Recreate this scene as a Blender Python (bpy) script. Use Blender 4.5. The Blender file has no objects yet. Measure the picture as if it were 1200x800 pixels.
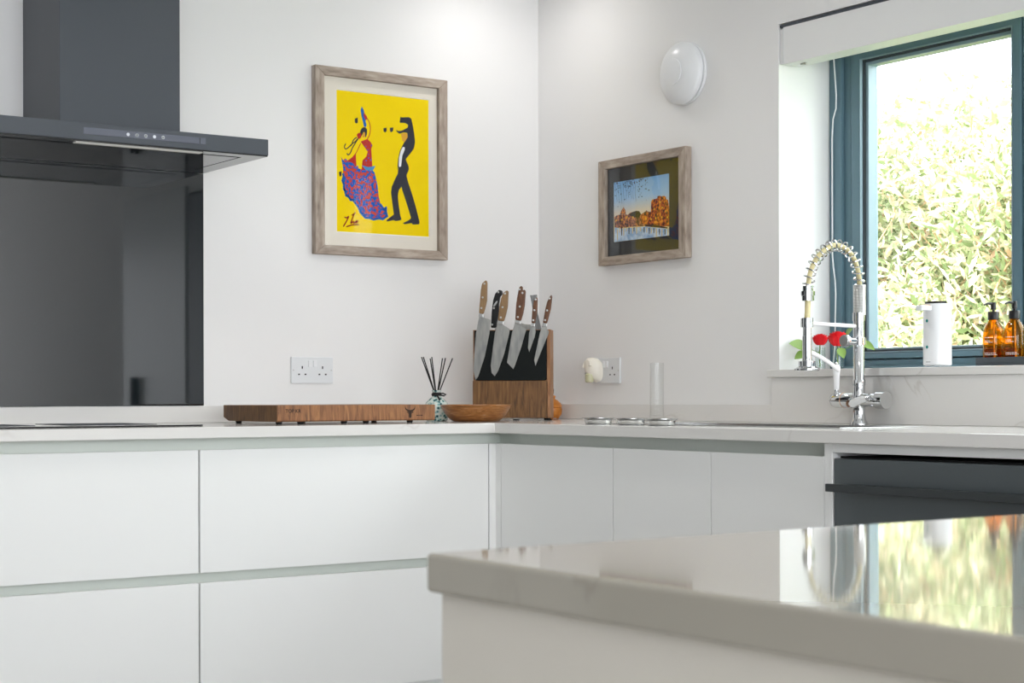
import bpy, bmesh, math, random
from mathutils import Vector, Matrix
import numpy as np

SC = bpy.context.scene
COL = SC.collection
PI = math.pi
ORG = {}          # root/part name -> world origin, so parts can be drawn in world coordinates

# ------------------------------------------------------------------ materials
def srgb(h):
    r = []
    for i in (0, 2, 4):
        c = int(h[i:i+2], 16)/255
        r.append(c/12.92 if c <= .04045 else ((c+.055)/1.055)**2.4)
    return (*r, 1)

def mat(name, col, rough=.5, metal=0, spec=.5, coat=0, trans=0, ior=1.45, bump=None, alpha=1):
    m = bpy.data.materials.new(name); m.use_nodes = True
    b = m.node_tree.nodes['Principled BSDF']
    if isinstance(col, str): col = srgb(col)
    b.inputs['Base Color'].default_value = col if len(col) == 4 else (*col, 1)
    b.inputs['Roughness'].default_value = rough
    b.inputs['Metallic'].default_value = metal
    b.inputs['Specular IOR Level'].default_value = spec
    b.inputs['Coat Weight'].default_value = coat
    b.inputs['Coat Roughness'].default_value = .03
    b.inputs['Transmission Weight'].default_value = trans
    b.inputs['IOR'].default_value = ior
    if bump:
        t = m.node_tree
        n = t.nodes.new('ShaderNodeTexNoise'); n.inputs['Scale'].default_value = bump[0]; n.inputs['Detail'].default_value = 4
        tc = t.nodes.new('ShaderNodeTexCoord'); t.links.new(tc.outputs['Object'], n.inputs['Vector'])
        bp = t.nodes.new('ShaderNodeBump'); bp.inputs['Strength'].default_value = bump[1]; bp.inputs['Distance'].default_value = .002
        t.links.new(n.outputs['Fac'], bp.inputs['Height']); t.links.new(bp.outputs['Normal'], b.inputs['Normal'])
    return m

def ramp(t, stops):
    r = t.nodes.new('ShaderNodeValToRGB'); e = r.color_ramp.elements
    while len(e) < len(stops): e.new(.5)
    for k, (p, c) in zip(e, stops):
        k.position = p; k.color = srgb(c) if isinstance(c, str) else c
    return r

def wood(name, stops, scale=(3, 3, 40), rough=.45, nscale=4, dist=1.5, bump=.15):
    """streaky wood: noise stretched along one axis of the object"""
    m = bpy.data.materials.new(name); m.use_nodes = True; t = m.node_tree; b = t.nodes['Principled BSDF']
    tc = t.nodes.new('ShaderNodeTexCoord'); mp = t.nodes.new('ShaderNodeMapping'); mp.inputs['Scale'].default_value = scale
    n = t.nodes.new('ShaderNodeTexNoise'); n.inputs['Scale'].default_value = nscale; n.inputs['Detail'].default_value = 7
    n.inputs['Roughness'].default_value = .6; n.inputs['Distortion'].default_value = dist
    t.links.new(tc.outputs['Object'], mp.inputs['Vector']); t.links.new(mp.outputs['Vector'], n.inputs['Vector'])
    r = ramp(t, stops); t.links.new(n.outputs['Fac'], r.inputs['Fac']); t.links.new(r.outputs['Color'], b.inputs['Base Color'])
    b.inputs['Roughness'].default_value = rough
    if bump:
        bp = t.nodes.new('ShaderNodeBump'); bp.inputs['Strength'].default_value = bump; bp.inputs['Distance'].default_value = .003
        t.links.new(n.outputs['Fac'], bp.inputs['Height']); t.links.new(bp.outputs['Normal'], b.inputs['Normal'])
    return m

def quartz(name, base, vein, rough):
    m = bpy.data.materials.new(name); m.use_nodes = True; t = m.node_tree; b = t.nodes['Principled BSDF']
    tc = t.nodes.new('ShaderNodeTexCoord')
    n = t.nodes.new('ShaderNodeTexNoise'); n.inputs['Scale'].default_value = 2.3; n.inputs['Detail'].default_value = 5; n.inputs['Distortion'].default_value = 1.2
    t.links.new(tc.outputs['Object'], n.inputs['Vector'])
    r = ramp(t, [(0, base), (.485, base), (.5, vein), (.515, base), (1, base)])
    t.links.new(n.outputs['Fac'], r.inputs['Fac'])
    n2 = t.nodes.new('ShaderNodeTexNoise'); n2.inputs['Scale'].default_value = 3; t.links.new(tc.outputs['Object'], n2.inputs['Vector'])
    r2 = ramp(t, [(.5, (0, 0, 0, 1)), (.68, (1, 1, 1, 1))]); t.links.new(n2.outputs['Fac'], r2.inputs['Fac'])
    mx = t.nodes.new('ShaderNodeMixRGB'); mx.inputs['Color1'].default_value = srgb(base)
    t.links.new(r2.outputs['Color'], mx.inputs['Fac']); t.links.new(r.outputs['Color'], mx.inputs['Color2'])
    t.links.new(mx.outputs['Color'], b.inputs['Base Color'])
    b.inputs['Roughness'].default_value = rough; b.inputs['Specular IOR Level'].default_value = .55
    return m

def glass(name, tint=(1, 1, 1, 1), ior=1.45, rough=0, boost=0):
    """thin clear glass: fresnel mix of transparent and mirror"""
    m = bpy.data.materials.new(name); m.use_nodes = True; t = m.node_tree; t.nodes.remove(t.nodes['Principled BSDF'])
    tr = t.nodes.new('ShaderNodeBsdfTransparent'); tr.inputs['Color'].default_value = tint
    g = t.nodes.new('ShaderNodeBsdfGlossy'); g.inputs['Roughness'].default_value = rough
    # Schlick reflectance, the same from both faces of the pane
    f0 = ((ior-1)/(ior+1))**2
    lw = t.nodes.new('ShaderNodeLayerWeight'); lw.inputs['Blend'].default_value = .5
    pw = t.nodes.new('ShaderNodeMath'); pw.operation = 'POWER'; pw.inputs[1].default_value = 5; t.links.new(lw.outputs['Facing'], pw.inputs[0])
    f = t.nodes.new('ShaderNodeMath'); f.operation = 'MULTIPLY_ADD'; f.inputs[1].default_value = 1-f0; f.inputs[2].default_value = f0; t.links.new(pw.outputs[0], f.inputs[0])
    mx = t.nodes.new('ShaderNodeMixShader'); t.links.new(f.outputs[0], mx.inputs[0]); t.links.new(tr.outputs[0], mx.inputs[1]); t.links.new(g.outputs[0], mx.inputs[2])
    t.links.new(mx.outputs[0], t.nodes['Material Output'].inputs['Surface'])
    return m

def rampmat(name, kind, scale, stops, rough=.5, metal=0, mscale=None, detail=4, spec=.5):
    m = bpy.data.materials.new(name); m.use_nodes = True; t = m.node_tree; b = t.nodes['Principled BSDF']
    tc = t.nodes.new('ShaderNodeTexCoord')
    n = t.nodes.new({'noise': 'ShaderNodeTexNoise', 'voronoi': 'ShaderNodeTexVoronoi', 'wave': 'ShaderNodeTexWave'}[kind])
    n.inputs['Scale'].default_value = scale
    if kind == 'noise': n.inputs['Detail'].default_value = detail
    src = tc.outputs['Object']
    if mscale:
        mp = t.nodes.new('ShaderNodeMapping'); mp.inputs['Scale'].default_value = mscale; t.links.new(src, mp.inputs['Vector']); src = mp.outputs['Vector']
    t.links.new(src, n.inputs['Vector'])
    r = ramp(t, stops); t.links.new(n.outputs[0], r.inputs['Fac']); t.links.new(r.outputs['Color'], b.inputs['Base Color'])
    b.inputs['Roughness'].default_value = rough; b.inputs['Metallic'].default_value = metal; b.inputs['Specular IOR Level'].default_value = spec
    return m

def emit(name, col, s):
    m = bpy.data.materials.new(name); m.use_nodes = True; t = m.node_tree; b = t.nodes['Principled BSDF']
    b.inputs['Base Color'].default_value = (*col, 1); b.inputs['Emission Color'].default_value = (*col, 1); b.inputs['Emission Strength'].default_value = s
    return m

MT = dict(
    wall=mat('wall_paint', (.80, .793, .787), .75, spec=.25, bump=(60, .04)),
    unseen_dark=mat('unseen_dark_paint', (.20, .205, .21), .7, spec=.25),  # unseen left wall, made dark to put contrast into the chrome reflections
    ceiling=mat('ceiling_paint', (.86, .86, .85), .8, spec=.2),
    floor=rampmat('floor_tiles', 'noise', 4, [(.3, '8f8c88'), (.7, 'a5a29d')], .35),
    cabinet=mat('cabinet_white', (.825, .83, .82), .32, spec=.45),
    rail=mat('rail_white', (.72, .76, .71), .4),
    panel=mat('island_panel_shaded', (.70, .655, .58), .4),  # cabinet white with its warm shade put into the colour
    quartz=quartz('quartz_white', 'dddbd8', 'cbc7c2', .12),
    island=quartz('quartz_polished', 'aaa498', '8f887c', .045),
    hood=mat('hood_slate', '43484f', .38, spec=.5),
    hoodside=mat('hood_slate_side', '43484f', .4),
    black_glass=mat('black_glass', (.004, .0045, .005), .02, spec=.7),
    splash=mat('smoked_glass', (.006, .009, .011), .03, spec=.9, coat=.35),
    strip=mat('control_strip', '5b5f6b', .2, spec=.7),
    icon=mat('icon_print', 'cfd3da', .5),
    led=emit('led_diffuser', (.5, .49, .46), .22),
    black=mat('black_plastic', (.008, .008, .009), .4),
    rubber=mat('black_rubber', (.006, .006, .006), .7),
    steel=mat('brushed_steel', (.62, .62, .61), .22, 1),
    chrome=mat('chrome', (.66, .67, .68), .07, 1),
    satin=mat('satin_metal', (.55, .55, .54), .35, 1),
    white=mat('white_plastic', (.76, .77, .785), .3),
    ceramic=mat('white_ceramic', (.88, .88, .88), .15),
    plate=mat('socket_plate', (.70, .715, .73), .35),
    frame=mat('window_slate', '5d7985', .35, spec=.5),
    gasket=mat('window_gasket', (.045, .055, .06), .5), bead=mat('glazing_bead', '8499a3', .3),  # bead paler than the frame: its gloss highlight is put into the colour
    pane=glass('window_glass', (.97, .985, .98, 1), 1.4),
    clear=glass('clear_glass', (.985, .99, .99, 1), 1.25),
    thinpane=glass('picture_glass', (1, 1, 1, 1), 1.5), matpane=glass('low_reflect_glass', (1, 1, 1, 1), 1.14), vaseglass=glass('vase_glass', (.93, .96, .95, 1), 1.5),
    dish=mat('appliance_slate', '4c5356', .3, spec=.5),
    dishbar=mat('appliance_bar', '2c3133', .35),
    dark=mat('dark_gap', (.01, .01, .01), .8),
    blind=mat('blind_white', (.78, .78, .775), .5),
    cord=mat('white_cord', (.85, .86, .86), .5),
    mount=mat('mount_cream', 'e2dbce', .9, spec=.2),
    mountdark=mat('mount_charcoal', '33363a', .9, spec=.2),
    yellow=mat('print_yellow', 'f2d200', .8, spec=.2),
    ink=mat('print_ink', '35363f', .8, spec=.2),
    skin=mat('print_tan', 'd9a03a', .8, spec=.2),
    pwhite=mat('print_white', 'ececf0', .8, spec=.2),
    pred=mat('print_red', 'b52f2c', .8, spec=.2),
    psig=mat('print_signature', '8d1e1c', .8, spec=.2),
    pblue=mat('print_blue', '2460b4', .8, spec=.2),
    plight=mat('print_light_blue', '4b8fc0', .8, spec=.2),
    dress=rampmat('print_dress', 'noise', 105, [(.45, '1f5cb6'), (.495, '2460b4'), (.51, 'b3362f'), (.62, 'c9503c')], .8, detail=1, spec=.2),
    spots=rampmat('print_spots', 'voronoi', 95, [(.25, '3a62b0'), (.3, 'b8352f')], .8, spec=.2),
    driftwood=rampmat('driftwood', 'noise', 5, [(.28, '85786d'), (.45, 'a09286'), (.58, 'ada093'), (.78, 'c3b7aa')], .8, mscale=(14, 14, 3.2), detail=8, spec=.2),
    driftwood_flat=rampmat('driftwood_flat', 'noise', 5, [(.28, '85786d'), (.45, 'a09286'), (.58, 'ada093'), (.78, 'c3b7aa')], .8, mscale=(3.2, 3.2, 16), detail=8, spec=.2),
    walnut=wood('walnut', [(.25, '38240f'), (.45, '684624'), (.6, '7d572f'), (.8, '96703d')], (22, 22, 2.2), .5),
    walnutlight=wood('walnut_edge', [(.3, '8a5c3a'), (.7, 'b5855c')], (6, 6, 1), .5),
    boardfront=wood('board_blocks', [(.26, '3c2a22'), (.38, '70492b'), (.52, '8a5c38'), (.62, '98683e'), (.8, 'b18556')], (17, 3, 2), .5, dist=1.6),
    olive=wood('bowl_wood', [(.25, '4a2a12'), (.42, '83501f'), (.58, 'a06a34'), (.8, 'b3947c')], (3, 3, 22), .35, dist=2.5),
    brand=mat('burnt_mark', (.035, .018, .01), .8),
    slate=mat('dark_felt', (.006, .008, .008), .6, spec=.2),
    blade=rampmat('blade_steel', 'noise', 7, [(.35, (.32, .325, .31, 1)), (.6, (.45, .44, .41, 1))], .38, 1, mscale=(9, 9, 2)),
    handle=wood('knife_walnut', [(.3, '4a2c1a'), (.7, '7a4f32')], (10, 10, 1.5), .5, nscale=8),
    handlelight=wood('knife_walnut_light', [(.3, '7b5f40'), (.7, '9a7a52')], (10, 10, 1.5), .5, nscale=8),
    orange=wood('orange_wood', [(.3, 'b0661c'), (.7, 'd58a35')], (3, 3, 12), .35),
    twine=mat('dark_twine', (.03, .028, .026), .8, bump=(300, .5)),
    plug=mat('cream_plastic', 'ebe6da', .35),
    plugdark=mat('refill_glass', 'c9c7a4', .2),
    mosaic=rampmat('mosaic_glass', 'voronoi', 95, [(.12, '18262e'), (.3, '3f6f74'), (.45, '8fb5b2'), (.65, 'd5ddd6')], .12),
    reed=mat('black_reed', (.008, .008, .008), .7),
    ribbon=mat('black_ribbon', (.006, .006, .007), .5),
    hose=mat('cream_hose', 'd8cb9a', .4),
    amber=glass('amber_glass', (.92, .66, .16, 1), 1.4),
    amberliq=glass('amber_soap', (.86, .52, .12, 1), 1.2),
    tray=mat('slate_tray', '454c52', .55),
    text=mat('label_ink', (.85, .83, .78), .6),
    teal=mat('teal_dot', '138a84', .4),
    greytext=mat('grey_print', '9a9a9a', .5),
    copper=mat('copper_trim', (.75, .42, .22), .3, 1),
    rose=mat('rose_petal', (.75, .012, .02), .5, spec=.3),
    leafgreen=mat('rose_leaf', (.22, .36, .08), .5),
    stem=mat('green_stem', (.2, .28, .08), .6),
    tall=mat('larder_grey', (.62, .64, .64), .3),
    grass=rampmat('lawn', 'noise', 20, [(.3, '5f7a3a'), (.7, '90a85c')], .9),
    twig=mat('hedge_twig', (.52, .34, .20), .8),
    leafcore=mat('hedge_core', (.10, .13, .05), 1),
)
def leafmat():
    m = bpy.data.materials.new('hedge_leaf'); m.use_nodes = True; t = m.node_tree; t.nodes.remove(t.nodes['Principled BSDF'])
    gi = t.nodes.new('ShaderNodeNewGeometry')
    r = ramp(t, [(0, '7d8f62'), (.25, 'a3b184'), (.5, 'c3caa0'), (.75, 'dfddc0'), (.92, 'e6cdb4'), (1, 'c9a184')])
    t.links.new(gi.outputs['Random Per Island'], r.inputs['Fac'])
    d = t.nodes.new('ShaderNodeBsdfDiffuse'); tl = t.nodes.new('ShaderNodeBsdfTranslucent'); g = t.nodes.new('ShaderNodeBsdfGlossy'); g.inputs['Roughness'].default_value = .35
    t.links.new(r.outputs['Color'], d.inputs['Color']); t.links.new(r.outputs['Color'], tl.inputs['Color'])
    a = t.nodes.new('ShaderNodeMixShader'); a.inputs[0].default_value = .35; t.links.new(d.outputs[0], a.inputs[1]); t.links.new(tl.outputs[0], a.inputs[2])
    b = t.nodes.new('ShaderNodeMixShader'); b.inputs[0].default_value = .08; t.links.new(a.outputs[0], b.inputs[1]); t.links.new(g.outputs[0], b.inputs[2])
    t.links.new(b.outputs[0], t.nodes['Material Output'].inputs['Surface'])
    return m
MT['leaf'] = leafmat()

# ------------------------------------------------------------------ mesh builder
class MB:
    def __init__(s): s.v = []; s.f = []
    def add(s, vs, fs):
        k = len(s.v); s.v += [tuple(map(float, p)) for p in vs]; s.f += [tuple(i+k for i in f) for f in fs]; return s
    def box(s, x0, y0, z0, x1, y1, z1):
        x0, x1 = sorted((x0, x1)); y0, y1 = sorted((y0, y1)); z0, z1 = sorted((z0, z1))
        return s.add([(x0,y0,z0),(x1,y0,z0),(x1,y1,z0),(x0,y1,z0),(x0,y0,z1),(x1,y0,z1),(x1,y1,z1),(x0,y1,z1)],
                     [(0,3,2,1),(4,5,6,7),(0,1,5,4),(1,2,6,5),(2,3,7,6),(3,0,4,7)])
    def tube(s, pts, r, n=10, cap=True, flat=None):
        pts = [Vector(p) for p in pts]; m = len(pts); rs = r if isinstance(r, (list, tuple)) else [r]*m
        t0 = (pts[1]-pts[0]).normalized(); up = Vector((0,0,1)) if abs(t0.z) < .9 else Vector((1,0,0))
        a = t0.cross(up).normalized(); vs = []
        for i in range(m):
            t = (pts[min(i+1,m-1)]-pts[max(i-1,0)]).normalized()
            a = (a - t*a.dot(t)).normalized(); b = t.cross(a)
            for k in range(n):
                w = 2*PI*k/n; vs.append(pts[i]+a*(math.cos(w)*rs[i])+b*(math.sin(w)*rs[i]*(flat or 1)))
        fs = [(i*n+k, i*n+(k+1)%n, (i+1)*n+(k+1)%n, (i+1)*n+k) for i in range(m-1) for k in range(n)]
        if cap: fs += [tuple(range(n-1,-1,-1)), tuple((m-1)*n+k for k in range(n))]
        return s.add(vs, fs)
    def lathe(s, prof, c, ax=(0,0,1), n=32, cap=True):
        """prof: list of (radius, height along axis)"""
        ax = Vector(ax).normalized(); c = Vector(c); u = Vector((0,0,1)) if abs(ax.z) < .9 else Vector((1,0,0))
        a = ax.cross(u).normalized(); b = ax.cross(a); vs = []
        for r, h in prof:
            for k in range(n):
                w = 2*PI*k/n; vs.append(c+ax*h+a*(math.cos(w)*max(r,1e-5))+b*(math.sin(w)*max(r,1e-5)))
        m = len(prof)
        fs = [(i*n+k, i*n+(k+1)%n, (i+1)*n+(k+1)%n, (i+1)*n+k) for i in range(m-1) for k in range(n)]
        if cap: fs += [tuple(range(n-1,-1,-1)), tuple((m-1)*n+k for k in range(n))]
        return s.add(vs, fs)
    def prism(s, poly, fn, d0, d1):
        """poly (a,b) extruded between depths d0 and d1 ; fn(a,b,d) -> world"""
        n = len(poly); vs = [fn(a,b,d0) for a,b in poly]+[fn(a,b,d1) for a,b in poly]
        fs = [tuple(range(n)), tuple(range(2*n-1,n-1,-1))]+[(i, i+n, (i+1)%n+n, (i+1)%n) for i in range(n)]
        return s.add(vs, fs)
    def grid(s, xs, ys, keep, fn, d0, d1):
        """slab made of the kept cells of a grid, as one closed skin"""
        nx, ny = len(xs)-1, len(ys)-1; idx = {}
        vs = []; fs = []
        def V(i, j, l):
            if (i,j,l) not in idx: idx[(i,j,l)] = len(vs); vs.append(fn(xs[i], ys[j], d1 if l else d0))
            return idx[(i,j,l)]
        K = lambda i,j: 0 <= i < nx and 0 <= j < ny and keep(i,j)
        for i in range(nx):
            for j in range(ny):
                if not K(i,j): continue
                fs.append((V(i,j,1),V(i+1,j,1),V(i+1,j+1,1),V(i,j+1,1))); fs.append((V(i,j,0),V(i,j+1,0),V(i+1,j+1,0),V(i+1,j,0)))
                if not K(i-1,j): fs.append((V(i,j,0),V(i,j,1),V(i,j+1,1),V(i,j+1,0)))
                if not K(i+1,j): fs.append((V(i+1,j,0),V(i+1,j+1,0),V(i+1,j+1,1),V(i+1,j,1)))
                if not K(i,j-1): fs.append((V(i,j,0),V(i+1,j,0),V(i+1,j,1),V(i,j,1)))
                if not K(i,j+1): fs.append((V(i,j+1,0),V(i,j+1,1),V(i+1,j+1,1),V(i+1,j+1,0)))
        return s.add(vs, fs)
    def sphere(s, c, r, n=16, m=10, sc=(1,1,1)):
        prof = [(math.sin(PI*i/m), -math.cos(PI*i/m)) for i in range(m+1)]
        t = MB().lathe(prof, (0,0,0), n=n)
        return s.add([(c[0]+x*r*sc[0], c[1]+y*r*sc[1], c[2]+z*r*sc[2]) for x,y,z in t.v], t.f)
    def build(s, name, material, parent=None, loc=None, bevel=0, smooth=False, seg=2, angle=40):
        o = ORG.get(parent.name, Vector((0,0,0))) if parent else Vector(loc or (0,0,0))
        me = bpy.data.meshes.new(name); me.from_pydata([tuple(Vector(p)-o) for p in s.v], [], s.f)
        bm = bmesh.new(); bm.from_mesh(me); bmesh.ops.recalc_face_normals(bm, faces=bm.faces)
        if bevel:
            ed = [e for e in bm.edges if len(e.link_faces) == 2 and e.calc_face_angle(0) > .5]
            bmesh.ops.bevel(bm, geom=ed, offset=bevel, segments=seg, affect='EDGES', profile=.5, clamp_overlap=True)
        if smooth:
            for f in bm.faces: f.smooth = True
            for e in bm.edges:
                if len(e.link_faces) != 2 or e.calc_face_angle(0) > math.radians(angle): e.smooth = False
        bm.to_mesh(me); bm.free()
        ob = bpy.data.objects.new(name, me); COL.objects.link(ob)
        me.materials.append(MT[material] if isinstance(material, str) else material)
        if parent: ob.parent = parent
        else: ob.location = o
        ORG[ob.name] = o
        return ob

def tag(o, label=None, cat=None, group=None, kind=None):
    if label: o['label'] = label
    if cat: o['category'] = cat
    if group: o['group'] = group
    if kind: o['kind'] = kind
    return o
def thing(name, loc, label, cat, group=None):
    o = bpy.data.objects.new(name, None); COL.objects.link(o); o.location = loc; o.empty_display_size = .05
    ORG[o.name] = Vector(loc); return tag(o, label, cat, group)
def struct(o, label=None, cat=None): return tag(o, label, cat, None, 'structure')
def text(name, body, size, material, parent, fn, depth=.0004):
    """engraved or printed lettering as a mesh; fn(a,b,d)->world maps the text plane"""
    cu = bpy.data.curves.new(name, 'FONT'); cu.body = body; cu.size = size; cu.extrude = depth/2; cu.offset = size*.02
    ob = bpy.data.objects.new(name+'_src', cu); COL.objects.link(ob)
    bpy.context.view_layer.update()
    me = bpy.data.meshes.new_from_object(ob.evaluated_get(bpy.context.evaluated_depsgraph_get()))
    bpy.data.objects.remove(ob); bpy.data.curves.remove(cu)
    b = MB(); b.add([fn(v.co.x, v.co.y, v.co.z) for v in me.vertices], [tuple(p.vertices) for p in me.polygons])
    bpy.data.meshes.remove(me)
    return b.build(name, material, parent)
def arc(c, r, a0, a1, n, fn): return [fn(c[0]+r*math.cos(a0+(a1-a0)*i/n), c[1]+r*math.sin(a0+(a1-a0)*i/n)) for i in range(n+1)]

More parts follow.
